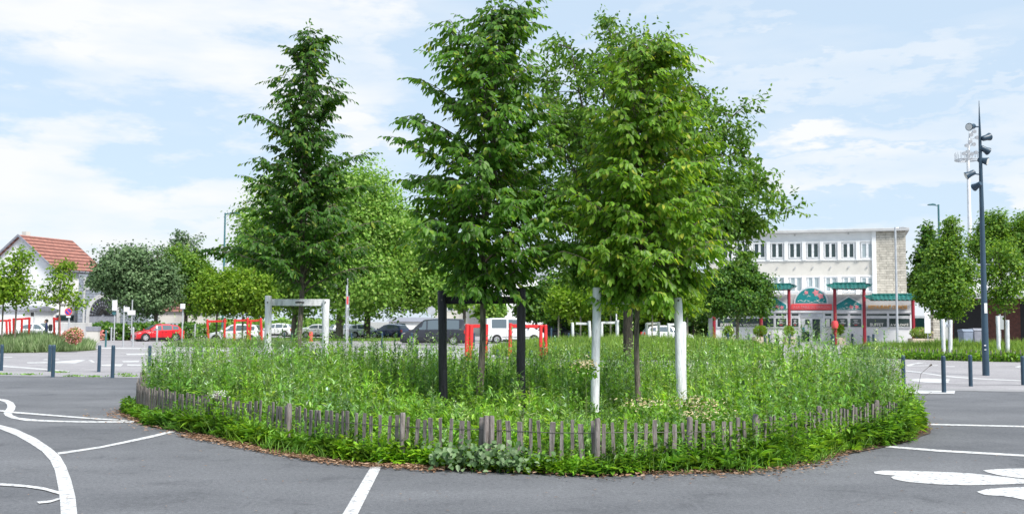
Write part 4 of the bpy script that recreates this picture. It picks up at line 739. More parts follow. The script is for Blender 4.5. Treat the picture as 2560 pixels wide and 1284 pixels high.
# weed tufts along the kerb
n = 700; g = np.random.default_rng(14); cx_ = [10, 75, 182, 310, 325, 235, 385, 395, 440, 150]; cs = [G(x, y) for x, y in zip(cx_, [936, 937, 941, 936, 941, 942, 936, 941, 938, 931])]
i = g.integers(0, len(cs), n); q = np.array([[c_.x, c_.y, 0] for c_ in cs])[i]+np.c_[g.normal(size=(n, 1))*.14, g.normal(size=(n, 1))*.1, np.full(n, .01)]
tag(build_leaves('kerb_weeds', [leaves(q, nrm(np.c_[g.normal(size=(n, 2))*.8, np.ones(n)]), nrm(g.normal(size=(n, 3))), g.uniform(.04, .1, n), .03, .1)], M['weed']), 'little weed tufts growing along the kerb at left', 'weeds', kind='stuff')

# ------------------------------------------------------------------ bollards
def ordn(i): return ['first', 'second', 'third', 'fourth', 'fifth', 'sixth', 'seventh', 'eighth', 'ninth', 'tenth', 'eleventh', 'twelfth', 'thirteenth', 'fourteenth', 'fifteenth', 'sixteenth'][i]
def hor(x): return 798.5+(x/2560)*13.8
bmeshes = {}
def bollard(px, yt, yb, label, group, mat='blue', r=.045, nm='bollard'):
    g = G(px, yb); top = CAMZ-(yt-hor(px))*g.y/F; hgt = max(.5, top); key = (mat, r)
    if key not in bmeshes:
        mb = MB(); prof = [(r*1.0, 0), (r, .02), (r, .86), (r*1.0, .90), (r*1.0, .96), (r*.9, .985), (r*.6, 1.0)]
        mb.tube([(0, 0, z) for _, z in prof], [a for a, _ in prof], 16); o = mb.build(nm, M[mat], None, smooth=True); bmeshes[key] = o
        cp = MB(); cp.tube([(0, 0, .875), (0, 0, .9)], r*1.06, 16); cp.build('collar', M[mat], o, smooth=True)
        c = o
    else: c = copy_tree(bmeshes[key])
    c.location = g; c.scale = (1, 1, hgt); tag(c, label, 'bollard', group); return c
rows = [('dark blue bollard, %s from the left in the pair-line left of the round bed', 'bollards left of the round bed', .055, [(3, 860, 926), (123, 861, 928), (132, 861, 942), (247, 862, 929), (281, 862, 944), (373, 863, 931), (433, 864, 932), (501, 864, 933), (587, 865, 934)]),
 ('dark blue bollard, %s from the left in the row glimpsed behind the round bed', 'bollards behind the round bed', .05, [(x, y, hor(x)+1.75*F/31.5) for x, y in [(764, 867), (903, 869), (1041, 870), (1074, 872), (1182, 876), (1244, 874), (1327, 875), (1420, 876), (1473, 878), (1625, 879), (1778, 880), (2094, 882)]]),
 ('dark blue bollard, %s from the left in the row right of the round bed', 'bollards right of the round bed', .055, [(2259, 887, 968), (2360, 888, 981), (2427, 886, 965), (2558, 889, 962)]),
 ('small distant bollard, %s from the left along the verge before the parked cars', 'bollards along the parking verge', .07, [(711, 831, 850), (729.5, 833, 865), (789, 831, 850), (830, 832, 849), (878, 832, 868), (913, 830, 850), (954.6, 830, 869), (1029, 831, 869)]),
 ('small distant bollard, %s from the left in front of the white van', 'bollards before the white van', .07, [(1185, 831, 865), (1231, 830, 857), (1281, 832, 857), (1327, 832, 857), (1378, 820, 861), (1422, 832, 860)]),
 ('small distant bollard, %s from the left before the restaurant', 'bollards before the restaurant', .1, [(1771, 832, 862), (1820, 833, 861), (1872, 834, 861), (1913, 837, 871), (1923, 834, 862), (1974, 834, 862), (1997, 838, 866), (2079, 834, 862), (2084, 838, 872), (2131, 834, 862), (2172, 838, 868), (2184, 834.5, 863), (2238, 834, 862), (2293, 834, 862)]),
 ('small distant bollard, %s from the left beyond the right-hand bed', 'bollards beyond the right bed', .1, [(2321, 838, 863), (2346, 835, 863), (2492, 834, 862), (2543, 835, 863)])]
for lb, gp, r, lst in rows:
    for i, (x, a, b) in enumerate(lst): bollard(x, a, b, lb % ordn(i), gp, 'blue', r)
for i, (x, a, b) in enumerate([(238.5, 818, 850), (278, 818, 851), (332, 818, 866), (392, 819, 858), (487, 810, 853)]):
    bollard(x, a, b, 'pale grey bollard, %s from the left by the flower hedge' % ordn(i), 'pale bollards by the flower hedge', 'grey', .065)
bollard(264, 825, 867, 'slim dark green bollard among the pale posts at left', 'green bollards', 'teal', .06)

# ------------------------------------------------------------------ masts and lamps
mt = G(2465, 938); mast = thing('spotlight_mast', 'tall dark blue tapered mast carrying six spotlights', 'light mast', (mt.x, mt.y, 0)); md = mt.y
def ML(px, py): p = P(px, py, md); return np.array([p.x-mt.x, 0, p.z])
tz = ML(2441, 252)[2]; mb = MB(); mb.tube([(0, 0, 0), (0, 0, 2.2), (0, 0, 2.22), (0, 0, tz*.6), (0, 0, tz*.86), (0, 0, tz)], [.115, .105, .1, .075, .05, .008], 16); mb.build('pole', M['blue'], mast, smooth=True)
mb = MB(); mb.box(-.05, .05, -.112, -.1, 2.15, 2.5); mb.build('notice', M['wmetal'], mast)
mb = MB(); mb.box(-.09, -.03, -.118, -.106, 1.02, 1.06); mb.box(-.08, -.02, -.118, -.106, .88, .91); mb.build('sticker', M['wmetal'], mast)
for (px, py, dx, dz, dyy, sc) in [(2427, 317, -1, -.25, -.7, 1), (2466, 344, 1, .3, .3, 1), (2463, 375, 1, -.45, .2, 1), (2459, 402, .8, -.35, -.7, 1), (2423, 436, -1, -.5, .2, 1), (2441, 465, -.35, -.3, .7, .95)]:
    c_ = ML(px, py); side = 1 if px > 2443 else -1; root = np.array([side*.05, 0, c_[2]]); dv = np.array([dx, dyy, dz]); dv /= np.linalg.norm(dv); c_[1] = -.02
    tail = c_-dv*.2*sc; tip = c_+dv*.13*sc; mb = MB(); mb.tube([tail, tail+dv*.04, c_-dv*.02, tip-dv*.02, tip], [.07, .095, .1, .135, .14], 14); s_ = mb.build('spotlight', M['blue'], mast, smooth=True)
    b = MB(); b.tube([root, c_-dv*.08], .025, 6); b.build('bracket', M['blue'], s_)
    b = MB(); b.tube([tip+dv*.003, tip+dv*.012], .115, 16); b.build('lens', M['lamp'], s_)
sm = P(2430, 820, 135); sf = thing('stadium_mast', 'slender pale stadium floodlight mast far behind the dark one', 'light mast', (sm.x, 135, 0))
def SL(px, py): p = P(px, py, 135); return (p.x-sm.x, 0, p.z)
a_ = SL(2420, 400); mb = MB(); mb.tube([(0, 0, 0), (a_[0]*.5, 0, a_[2]*.6), a_, SL(2424, 330)], [.36, .26, .19, .09], 12); mb.build('pole', M['wmetal'], sf, smooth=True)
mb = MB(); q = SL(2417, 400); 
for k in range(20):
    t0 = k/20*6.283; mb.tube([(q[0]+1.5*math.cos(t0), 1.5*math.sin(t0), q[2]), (q[0]+1.5*math.cos(t0+.32), 1.5*math.sin(t0+.32), q[2])], .09, 5); mb.tube([(q[0]+1.5*math.cos(t0), 1.5*math.sin(t0), q[2]), (q[0]+1.5*math.cos(t0), 1.5*math.sin(t0), q[2]+1)], .03, 4)
    if k % 4 == 0: mb.tube([(q[0], 0, q[2]), (q[0]+1.5*math.cos(t0), 1.5*math.sin(t0), q[2])], .06, 4)
mb.build('platform', M['grey'], sf)
for (px, py) in [(2408, 385), (2418, 380), (2428, 386), (2438, 382), (2415, 365), (2424, 355), (2433, 362), (2426, 338), (2434, 330), (2441, 345), (2419, 392)]:
    q = SL(px, py); b = MB(); b.tube([(q[0], -.3, q[2]), (q[0], .1, q[2]+.1)], [.28, .2], 8); b.tube([(q[0], 0, q[2]), (SL(2422, py)[0], 0, q[2]-.2)], .05, 4); b.build('floodlight', M['grey'], sf)
def lamp(label, px, ytop, d, arm, mat, r=.09, head=True):
    g = P(px, 820, d); o = thing('street_lamp', label, 'street lamp', (g.x, d, 0)); z = P(px, ytop, d).z; mb = MB(); mb.tube([(0, 0, 0), (0, 0, 1), (0, 0, z)], [r*1.3, r, r*.75], 12); mb.build('pole', M[mat], o, smooth=True)
    if arm:
        L = arm/F*d; mb = MB(); mb.tube([(0, 0, z-.1), (L*.45, 0, z-.03)], r*.5, 8); mb.build('arm', M[mat], o); mb = MB(); mb.prism([(L*.3, z-.07), (L*.36, z+.02), (L*.6, z+.06), (L, z+.01), (L, z-.06)], 'y', -.14, .14); mb.build('lamp_head', M[mat], o, bevel=.01)
    return o
lamp('teal street lamp with short arm pointing right, left of the hornbeam', 556, 532, 80, 36, 'teal')
lamp('teal street lamp with arm pointing left, behind the right trees', 2353, 511, 74, -26, 'teal')
o = lamp('slim pale grey lamp post in front of the stone tower', 2243, 568, 80, 28, 'grey', .1)
lamp('pale grey post with small sign right of the left white frame', 866, 690, 80, 0, 'grey', .1)
lamp('thin pale post beyond the oak\'s left side', 1541, 765, 75, 0, 'wmetal', .06)
def sign(label, px, ytop, d, plates, mat='grey', r=.05, nm='sign_post', cat='sign'):
    g = P(px, 820, d); o = thing(nm, label, cat, (g.x, d, 0)); z = P(px, ytop, d).z; mb = MB(); mb.tube([(0, 0, 0), (0, 0, z)], r, 10); mb.build('pole', M[mat], o, smooth=True)
    for kind, x0, y0, x1, y1, m1 in plates:
        A = P(x0, y0, d); B = P(x1, y1, d); mb = MB(); ya = -r-.04
        if kind == 'rect': mb.box(A.x-g.x, B.x-g.x, ya, ya+.03, B.z, A.z); mb.build('plate', M[m1], o)
        elif kind == 'box': mb.box(A.x-g.x, B.x-g.x, ya-.12, ya+.03, B.z, A.z); mb.build('housing', M[m1], o, bevel=.02)
        else:
            cx_ = (A.x+B.x)/2-g.x; cz = (A.z+B.z)/2; rd = (A.z-B.z)/2
            for q, (f, mm_) in enumerate(kind_rings(kind, m1)): b = MB(); b.tube([(cx_, ya-q*.006, cz), (cx_, ya-q*.006-.012, cz)], rd*f, 24); b.build('disc', M[mm_], o)
            if kind == 'nopark':
                b = MB(); dd = rd*.62; b.add([(cx_-dd-.03, ya-.022, cz+dd-.03), (cx_-dd+.03, ya-.022, cz+dd+.03), (cx_+dd+.03, ya-.022, cz-dd+.03), (cx_+dd-.03, ya-.022, cz-dd-.03), (cx_-dd-.03, ya-.03, cz+dd-.03), (cx_-dd+.03, ya-.03, cz+dd+.03), (cx_+dd+.03, ya-.03, cz-dd+.03), (cx_+dd-.03, ya-.03, cz-dd-.03)], [(0, 1, 2, 3), (7, 6, 5, 4), (0, 4, 5, 1), (1, 5, 6, 2), (2, 6, 7, 3), (3, 7, 4, 0)]); b.build('stripe', M['signred'], o)
    return o
def kind_rings(k, m1): return [(1, 'signred'), (.74, 'signblue')] if k == 'nopark' else [(1, m1)]
sign('round blue and red no parking sign before the white house', 172, 770, 66, [('nopark', 167, 769, 178, 788, ''), ('rect', 167, 789, 178, 793, 'wmetal')])
sign('signal post with white upright box and green lamp', 286, 752, 82, [('box', 283, 750, 294, 776, 'wmetal'), ('disc', 282, 777, 291, 787, 'teal')], nm='traffic_signal', cat='traffic signal')
sign('post carrying a small pale street name plate pointing right', 309, 764, 66, [('rect', 311, 767, 325, 779, 'wmetal')])
sign('thin post carrying a white rectangular plate', 329, 749, 86, [('rect', 320, 775, 339, 787, 'wmetal')])
sign('pale post topped by a round red signal lamp', 456, 760, 68, [('box', 453, 759, 464, 772, 'wmetal'), ('disc', 452, 760, 462, 770, 'signred')], nm='traffic_signal', cat='traffic signal')
sign('small red signal lamp on a post before the house door', 84, 780, 70, [('box', 80, 780, 86, 790, 'black'), ('disc', 79, 782, 84, 788, 'signred')], r=.03, nm='traffic_signal', cat='traffic signal')
sign('back of a round sign above the slate van', 1079, 764, 88, [('disc', 1073, 766, 1084, 787, 'grey')])
sign('slim post with a grey rectangular notice by the young right tree', 2500, 785, 56, [('rect', 2494, 789, 2511, 823, 'grey')])
sign('white upright poster board left of the pyramidal tree', 2319, 779, 76, [('rect', 2310, 780, 2326, 832, 'wmetal')], r=.03)
sign('round red and white sign on the pale lamp column', 871, 738, 79.5, [('rect', 867, 741, 871, 760, 'signred'), ('rect', 868, 762, 871, 768, 'wmetal')], r=.03)

# ------------------------------------------------------------------ text
def text(name, body, w_, h_, loc, mat, parent, rot=(R(90), 0, 0), depth=.02):
    cu = bpy.data.curves.new(name, 'FONT'); cu.body = body; cu.align_x = 'CENTER'; cu.align_y = 'CENTER'; cu.extrude = .01; cu.size = 1; cu.offset = .012
    tmp = bpy.data.objects.new(name, cu); COL.objects.link(tmp); bpy.context.view_layer.update()
    me = bpy.data.meshes.new_from_object(tmp.evaluated_get(bpy.context.evaluated_depsgraph_get())); bpy.data.objects.remove(tmp)
    v = np.empty(len(me.vertices)*3, np.float32); me.vertices.foreach_get('co', v); v = v.reshape(-1, 3); lo = v.min(0); hi = v.max(0)
    v = (v-(lo+hi)/2)/np.maximum(hi-lo, 1e-6)*np.array([w_, h_, depth]); me.vertices.foreach_set('co', v.ravel().astype(np.float32)); me.update()
    o = link_mesh(name, me, None, parent); me.materials.clear(); me.materials.append(mat); o.location = loc; o.rotation_euler = rot; return o

# ------------------------------------------------------------------ restaurant
RA = P(1783, 820, 90.8); RB = P(2268, 820, 85.5); ux = Vector((RB.x-RA.x, RB.y-RA.y, 0)); RL = ux.length; ux.normalize(); uy = Vector((-ux.y, ux.x, 0)); rza = math.atan2(ux.y, ux.x)
rest_ = thing('restaurant_building', 'three-storey white building with stone tower and Asian restaurant front', 'building', (RA.x, RA.y, 0), rza)
def W(px, py, off=0.0):                      # photo pixel -> (u, z) on the facade plane shifted by off towards the viewer
    r = ray(px, py); o_ = Vector((RA.x, RA.y, 0))-uy*off; t = ((o_-Vector((0, 0, CAMZ))).dot(uy))/(r.dot(uy)); h = Vector((0, 0, CAMZ))+r*t
    return ((h-o_).dot(ux), h.z)
uT = W(2191, 700)[0]; zR = W(2268, 577)[1]; u0 = W(1770, 700)[0]
mb = MB(); mb.box(u0, uT, 0, 12, 0, zR); mb.build('wall', M['plaster'], rest_)
uR = W(2266, 700)[0]; mb = MB(); mb.box(uT, uR, -.12, 12.1, 0, zR-.02); mb.build('stone_tower', M['stone'], rest_)
mb = MB(); mb.box(u0-.5, uR+.3, -.5, 12.6, zR, zR+.26); mb.build('roof', M['concrete'], rest_, bevel=.03)
mb = MB(); zz_ = W(2100, 652)[1]; z2_ = W(2100, 689)[1]; mb.box(u0, uT-.35, -.02, .02, z2_, zz_); mb.build('panel', M['beige'], rest_)
mb = MB(); zz_ = W(2100, 733)[1]; mb.box(u0, uT-.3, -.02, .02, 4, zz_); mb.build('panel', M['beige'], rest_)
mb = MB(); mb.box(uT-.32, uT+.02, -.2, .0, 0, zR); mb.build('pilaster', M['plaster'], rest_)
for y_ in (604, 648.5, 690):
    z = W(2100, y_)[1]; mb = MB(); mb.box(u0, uT-.32, -.10, 0.0, z-.06, z+.06); mb.build('string_course', M['plaster'], rest_)
def window(px, yt, yb, half, glassm, sub_=2, dark=True):
    ua, zt = W(px-half, yt); ub, zb_ = W(px+half, yb); f = MB(); t = .09
    f.box(ua, ub, -.06, -.003, zt-t, zt); f.box(ua, ub, -.09, -.003, zb_, zb_+t); f.box(ua, ua+t, -.06, -.003, zb_+t, zt-t); f.box(ub-t, ub, -.06, -.003, zb_+t, zt-t); f.box((ua+ub)/2-.10, (ua+ub)/2+.10, -.06, -.003, zb_+t, zt-t)
    w_ = f.build('window', M['wmetal'], rest_); g = MB(); g.box(ua+t, (ua+ub)/2-.10, -.012, -.004, zb_+t, zt-t); g.box((ua+ub)/2+.10, ub-t, -.012, -.004, zb_+t, zt-t); g.build('pane', glassm, w_)
for i, px in enumerate([1820, 1856, 1899, 1943, 1988, 2032, 2076, 2121, 2168]): window(px, 607, 645, 15.5-(.5 if i < 3 else 0), M['dglass'] if i < 8 else M['lglass'])
for i, px in enumerate([1860, 1903, 1947, 1990, 2034, 2078, 2123, 2168]): window(px, 692, 729, 15, M['lglass'])
for px in [1833.5, 1878, 1921, 1965.5, 2010, 2054, 2098.5, 2144.5]:
    for ya, yb in ((604, 650), (690, 735)):
        ua, zt = W(px, ya); _, zb_ = W(px, yb); mb = MB(); mb.box(ua-.16, ua+.16, -.17, -.101, zb_, zt); mb.build('fin', M['plaster'], rest_)
# spot fittings
for px, py in [(1944, 669), (1988, 669), (2032, 668.5), (2077, 668), (2122, 667), (2168, 667), (1856, 590), (1987, 588), (2121, 584)]:
    u, z = W(px, py); mb = MB(); mb.tube([(u, -.13, z), (u, -.021, z+.02)], [.09, .05], 8); mb.build('wall_light', M['concrete'], rest_)
# shop front block, projecting
PJ = 3.0
def W3(px, py): return W(px, py, PJ)
ua = W3(1785, 800)[0]; ub = W3(2279, 800)[0]; zt = W3(2100, 735)[1]
mb = MB(); mb.box(ua, ub, -PJ, -.13, 0, zt); mb.build('shop_wall', M['plaster'], rest_)
za = W3(2100, 776)[1]; mb = MB(); mb.box(ua, ub, -PJ-.03, -PJ-.003, za, zt-.02); mb.build('fascia', M['concrete'], rest_)
mb = MB(); z0, z1 = W3(2100, 781)[1], za; mb.box(ua-.05, ub+.05, -PJ-.16, -PJ-.003, z0, z1-.005); mb.build('beam', M['wmetal'], rest_)
PJF = PJ
def pane(x0, y0, x1, y1, mat, name='shop_window', pr=.05, frm=True):
    a, zt_ = W3(x0, y0); b, zb_ = W3(x1, y1); f = MB(); t = .07
    if frm:
        f.box(a-t, b+t, -PJ-pr-.03, -PJ-.003, zt_, zt_+t); f.box(a-t, b+t, -PJ-pr-.03, -PJ-.003, zb_-t, zb_); f.box(a-t, a, -PJ-pr-.03, -PJ-.003, zb_, zt_); f.box(b, b+t, -PJ-pr-.03, -PJ-.003, zb_, zt_)
        w_ = f.build(name, M['wmetal'], rest_); g = MB(); g.box(a, b, -PJ-pr, -PJ-.004, zb_, zt_); g.build('pane', mat, w_); return w_, a, b, zb_, zt_
    g = MB(); g.box(a, b, -PJ-pr, -PJ-.004, zb_, zt_); return g.build(name, mat, rest_), a, b, zb_, zt_
for x0, x1 in [(1793, 1841), (1845, 1901), (1907, 1935), (1939, 1966.5), (1978.5, 1997), (2062, 2079), (2092, 2120), (2125, 2154), (2166, 2218), (2222, 2275)]:
    pane(x0+.5, 783.5, x1-.5, 789, M['dglass'], 'transom_window')
PN = {}
for x0, x1 in [(1793, 1841), (1845, 1901), (1907, 1935), (1939, 1966.5), (1978.5, 1997), (2062, 2079), (2092, 2120), (2125, 2154), (2166, 2218), (2222, 2275)]:
    PN[x0] = pane(x0+.5, 795.5, x1-.5, 817, M['dglass'])
for x0, tx_ in [(1793, 'BUFFET'), (1845, 'A VOLONTÉ'), (2166, 'BUFFET'), (2222, 'A VOLONTÉ')]:
    w_, a, b, zb_, zt_ = PN[x0]; text('lettering', tx_, (b-a)*(.66 if tx_ == 'BUFFET' else .88), .25, ((a+b)/2, -PJ-.065, zb_+.2), M['wlet'], w_)
for x0 in (1939, 1978.5, 2092, 2125):       # bowl-shaped window decals
    w_, a, b, zb_, zt_ = PN[x0]; c_ = (a+b)/2; s_ = min(1, (b-a)/1.0); zc = (zb_+zt_)/2+.03; mb = MB(); y_ = -PJ-.055
    mb.prism([(c_-.22*s_, zc+.22), (c_+.22*s_, zc+.22), (c_+.18*s_, zc+.14), (c_-.18*s_, zc+.14)], 'y', y_-.008, y_); mb.prism([(c_-.15*s_, zc+.10), (c_+.2*s_, zc+.08), (c_+.08*s_, zc-.0), (c_-.12*s_, zc-.02)], 'y', y_-.008, y_); mb.prism([(c_-.3*s_, zc-.06), (c_+.32*s_, zc-.02), (c_+.3*s_, zc-.1), (c_-.26*s_, zc-.12)], 'y', y_-.008, y_); mb.build('decal', M['concrete'], w_)
    b_ = MB(); b_.prism([(c_-.14*s_, zc-.19), (c_+.16*s_, zc-.19), (c_+.1*s_, zc-.25), (c_-.1*s_, zc-.25)], 'y', y_-.008, y_); b_.build('decal', M['signred'], w_)
w_, a, b, zb_, zt_ = PN[2062]; mb = MB(); mb.box(a+.06, b-.12, -PJ-.07, -PJ-.055, zb_+.04, zt_-.04); mb.build('notice', M['wlet'], w_)
# entrance
a, z1 = W3(2002, 783); b, _ = W3(2057, 783); mb = MB(); z0 = W3(2030, 794)[1]; mb.box(a, b, -PJ-.06, -PJ-.003, z0, z1); mb.build('door_header', M['grey'], rest_)
a, z1 = W3(2004, 796); b, z0 = W3(2056, 856); dr = MB(); dr.box(a, b, -PJ-.05, -PJ-.003, z0+.05, z1); dr = dr.build('door', M['wmetal'], rest_)
for x0, y0, x1, y1 in [(2013, 798, 2024, 811), (2005, 828, 2024, 853), (2031, 797, 2051, 852)]:
    a, z1 = W3(x0, y0); b, z0 = W3(x1, y1); g = MB(); g.box(a, b, -PJ-.066, -PJ-.051, z0, z1); g.build('pane', M['dglass'], dr)
a, z1 = W3(2006, 818); b, z0 = W3(2012, 828); g = MB(); g.box(a, b, -PJ-.075, -PJ-.052, z0, z1); g.build('sticker', M['tealb'], dr)
u_, z_ = W3(2028, 832); g = MB(); g.tube([(u_, -PJ-.1, z_-.4), (u_, -PJ-.1, z_+.4)], .025, 6); g.build('handle', M['grey'], dr)
# red columns
PC = 4.2
for px, yt in [(1785, 770), (1902, 724), (1972, 724), (2086.5, 721), (2159.5, 721), (2282, 750)]:
    u, z = W(px, yt, PC); mb = MB(); mb.tube([(u, -PC, 0), (u, -PC, .12), (u, -PC, .121), (u, -PC, z)], [.2, .2, .135, .135], 12); mb.build('column', M['red'], rest_, smooth=True)
# curved tiled canopies
def canopy(x0, x1, yt, yb, px_front=.5):
    u_0, z_0 = W(x0, yb, PC); u_1, _ = W(x1, yb, PC); _, z_1 = W((x0+x1)/2, yt, PC); h = z_1-z_0; n = 26; ins = min(1.0, (u_1-u_0)*.16); V = []; Fc = []; mbr = MB()
    nu = int((u_1-u_0)/.16)
    c_ = MB(); secs = [(0, .95, 0), (.35, .55, .35), (.7, .28, .75), (1, .05, 1)]
    grid = []
    for (t, dep, zz) in secs:
        row = []
        for i in range(nu+1):
            s_ = i/nu; uu = u_0+(u_1-u_0)*s_; edge = min(s_, 1-s_)*(u_1-u_0); lift = .32*max(0, 1-edge/.8)**2*(1-t); uc = min(max(uu, u_0+ins*t), u_1-ins*t); rib = .035*math.cos(i*math.pi)
            row.append((uc, -PC-dep, z_0+h*zz+lift+rib))
        grid.append(row)
    for side in (1, -1):
        vs = []; fs = []
        for row in grid: vs += [(p[0], -PC+(p[1]+PC)*side, p[2]) for p in row]
        m = nu+1
        for r in range(len(secs)-1):
            for i in range(nu): fs.append((r*m+i, r*m+i+1, (r+1)*m+i+1, (r+1)*m+i))
        c_.add(vs, fs)
    can = c_.build('canopy', M['greent'], rest_); rg = MB(); rg.tube([(u_0+ins*.9, -PC, z_1+.04), (u_1-ins*.9, -PC, z_1+.04)], .09, 8); rg.build('ridge', M['greent'], can)
    ft = MB(); ft.box(u_0+.5, u_1-.5, -PC-.85, -PC+.85, z_0-.04, z_0-.005); ft.build('soffit', M['black'], can)
canopy(1893, 1992, 711, 724); canopy(2065, 2181, 709, 722); canopy(2160, 2300, 737, 750)
# painted boards over the windows
def board(poly, flowers_, mat='tealb'):
    p = [W(x, y, PJ) for x, y in poly]; mb = MB(); mb.prism(p, 'y', -PJ-.14, -PJ-.06); bd = mb.build('painted_board', M[mat], rest_)
    c = np.array(p).mean(0); q = [tuple(c+(np.array(a)-c)*1.0+(np.array(a)-c)/np.linalg.norm(np.array(a)-c)*.16) for a in p]; mb = MB(); mb.prism(q, 'y', -PJ-.10, -PJ-.055); mb.build('trim', M['wmetal'], bd)
    for (x, y, r) in flowers_:
        u, z = W(x, y, PJ); b = MB(); pts = [(u+r*(1 if k % 2 else .55)*math.cos(k*.6283), z+r*(1 if k % 2 else .55)*math.sin(k*.6283)) for k in range(10)]; b.prism(pts, 'y', -PJ-.155, -PJ-.141); b.build('painted_flower', M['pinkf'], bd)
    rr = random.Random(int(poly[0][0])); b = MB(); xs = [a[0] for a in poly]; x0, x1 = min(xs), max(xs); yb = max(a[1] for a in poly)
    for k in range(int((x1-x0)/5)):
        x = x0+5+k*((x1-x0-10)/max(1, int((x1-x0)/5))); y = yb-rr.uniform(2.5, 6 if len(poly) < 8 else 7); 
        u, z = W(x, y, PJ); L = rr.uniform(.12, .3); dz_ = rr.uniform(-.1, .1); b.prism([(u, z), (u+L*.5, z+dz_+.035), (u+L, z+dz_), (u+L*.5, z+dz_-.035)], 'y', -PJ-.152, -PJ-.141)
    for k in range(10 if len(poly) > 8 else 4):
        x = (x0+x1)/2+rr.uniform(-.28, .28)*(x1-x0); y = yb-rr.uniform(8, 26 if len(poly) > 8 else 14); u, z = W(x, y, PJ); L = rr.uniform(.15, .4); dz_ = rr.uniform(-.2, .2); b.prism([(u, z), (u+L*.5, z+dz_+.03), (u+L, z+dz_), (u+L*.5, z+dz_-.03)], 'y', -PJ-.152, -PJ-.141)
    b.build('painted_branch', M['creamf'], bd)
arc = [(2028-39*math.cos(t), 757-37*math.sin(t)) for t in np.linspace(0, math.pi, 21)]
board(arc, [(2040, 731, .32), (2052, 740, .3), (2016, 731, .2)])
board([(1907, 773.5), (1966, 773.5), (1966, 762), (1936, 743), (1907, 762)], [(1943, 767, .2), (1955, 768, .2)]); board([(2091, 773.5), (2154, 773.5), (2154, 761), (2122, 743), (2091, 761)], [(2128, 767, .2), (2142, 767, .2)])
board([(1795, 773.5), (1895, 773.5), (1895, 766), (1795, 766)], [])
a, z1 = W3(1978, 759.5); b, z0 = W3(2080, 774.5); mb = MB(); mb.box(a, b, -PJ-.2, -PJ-.06, z0, z1); sg = mb.build('sign_board', M['signred'], rest_, bevel=.02); text('lettering', 'A LA TABLE DU DRAGON', (b-a)*.9, (z1-z0)*.5, ((a+b)/2, -PJ-.215, (z0+z1)/2), M['pinkf'], sg)
a, z1 = W3(2171, 762.5); b, z0 = W3(2268, 772); text('lettering', 'RESTAURANT CHINOIS', b-a, z1-z0, ((a+b)/2, -PJ-.05, (z0+z1)/2), M['yel'], rest_)
u, z = W(2087, 811, PC+.3); mb = MB(); mb.tube([(u, -PC-.3, z-.32), (u, -PC-.3, z-.28), (u, -PC-.3, z), (u, -PC-.3, z+.28), (u, -PC-.3, z+.32)], [.12, .24, .3, .24, .12], 14); tag(mb.build('paper_lantern', M['signred'], rest_, smooth=True))
# planter boxes before the restaurant
for i, (px, half, cy, m1, m2, lb) in enumerate([(1822, 12, 827, 'lime', 'litter', 'planter with a green and rust bush, first from the restaurant\'s left'), (1901, 17, 826, 'lime', None, 'pale planter with a green bush left of the second red column'), (1973, 12, 827, 'lime', None, 'planter with a yellow-green bush at the red column left of the door'), (2096, 14, 823, 'lime', None, 'planter with a round bush right of the door'), (2188, 8, 838, 'lime', None, 'small low planter behind bollards, middle of the right windows'), (2302, 27, 831, 'grass', 'cream', 'long stone planter with yellow bush at the restaurant\'s right corner')]):
    d = 84.0 if i != 5 else 80; c = P(px, 860, d); h = half/F*d; o = thing('planter', lb, 'planter', (c.x, d, 0), 0, 'planters before the restaurant'); mb = MB(); mb.box(-h, h, -.5, .5, 0, .62); mb.build('box', M['terr'], o, bevel=.03); mb = MB(); mb.box(-h+.06, h-.06, -.44, .44, .621, .64); mb.build('soil', M['soil'], o)
    g = np.random.default_rng(i); n = 900; v = nrm(g.normal(size=(n, 3)))*g.uniform(.3, 1, (n, 1))**.5; zc = P(px, cy, d).z; q = v*np.array([h*.95, .45, .42 if i != 4 else .15])+np.array([0, 0, max(zc, .75)])
    build_leaves('bush', [leaves(q, nrm(v+g.normal(size=(n, 3))*.6), nrm(g.normal(size=(n, 3))), .16, .07, .1)], M[m1], o)
    if m2: build_leaves('blossom', [leaves(q[:300]*np.array([1.02, 1.02, 1.01])+np.array([h*.25, 0, 0]), nrm(g.normal(size=(300, 3))), nrm(g.normal(size=(300, 3))), .12, .07, .1)], M[m2], o)

# ------------------------------------------------------------------ right-hand low building
a = P(2372, 820, 84); b = P(2680, 820, 80); o = thing('low_building', 'low dark brick building with wide pale flat roof at right', 'building', (a.x, a.y, 0), math.atan2(b.y-a.y, b.x-a.x)); Lb = (b-a).length
z0 = P(2460, 747, 83).z; z1 = P(2460, 735, 83).z; mb = MB(); mb.box(0, Lb, 0, 10, 0, z0); mb.build('wall', M['dbrick'], o)
mb = MB(); mb.box(-.8, Lb+1, -1.6, 10.5, z0+.003, z0+.45); mb.build('fascia', M['concrete'], o, bevel=.02); mb = MB(); mb.prism([(-1.6, z0+.455), (10.5, z0+.455), (8, z0+2.2), (1.5, z0+2.2)], 'x', -.8, Lb+1); mb.build('roof', M['concrete'], o)
for k, (x0, x1) in enumerate([(.4, 2.6), (5.4, 6.1), (8.8, 9.2)]): mb = MB(); mb.box(x0, x1, -.03, -.004, .1, z0-.1); mb.build('opening', M['black'], o)
for k in range(6): mb = MB(); mb.box(2.2+k*1.2, 2.3+k*1.2, .5, .6, z0+.8, z0+3.4+.2*(k % 2)); mb.box(2.2+k*1.2, 3.3+k*1.2, .5, .56, z0+2.8, z0+2.95); mb.build('roof_frame', M['grey'], o)
a = P(2333, 820, 82); o = MB().box(0, 1.0, 0, .5, 0, P(2345, 786, 82).z).build('gate_pier', M['stone']); o.location = (a.x, 82, 0); tag(o, 'short pale stone pier left of the grey bins', 'gate pier')
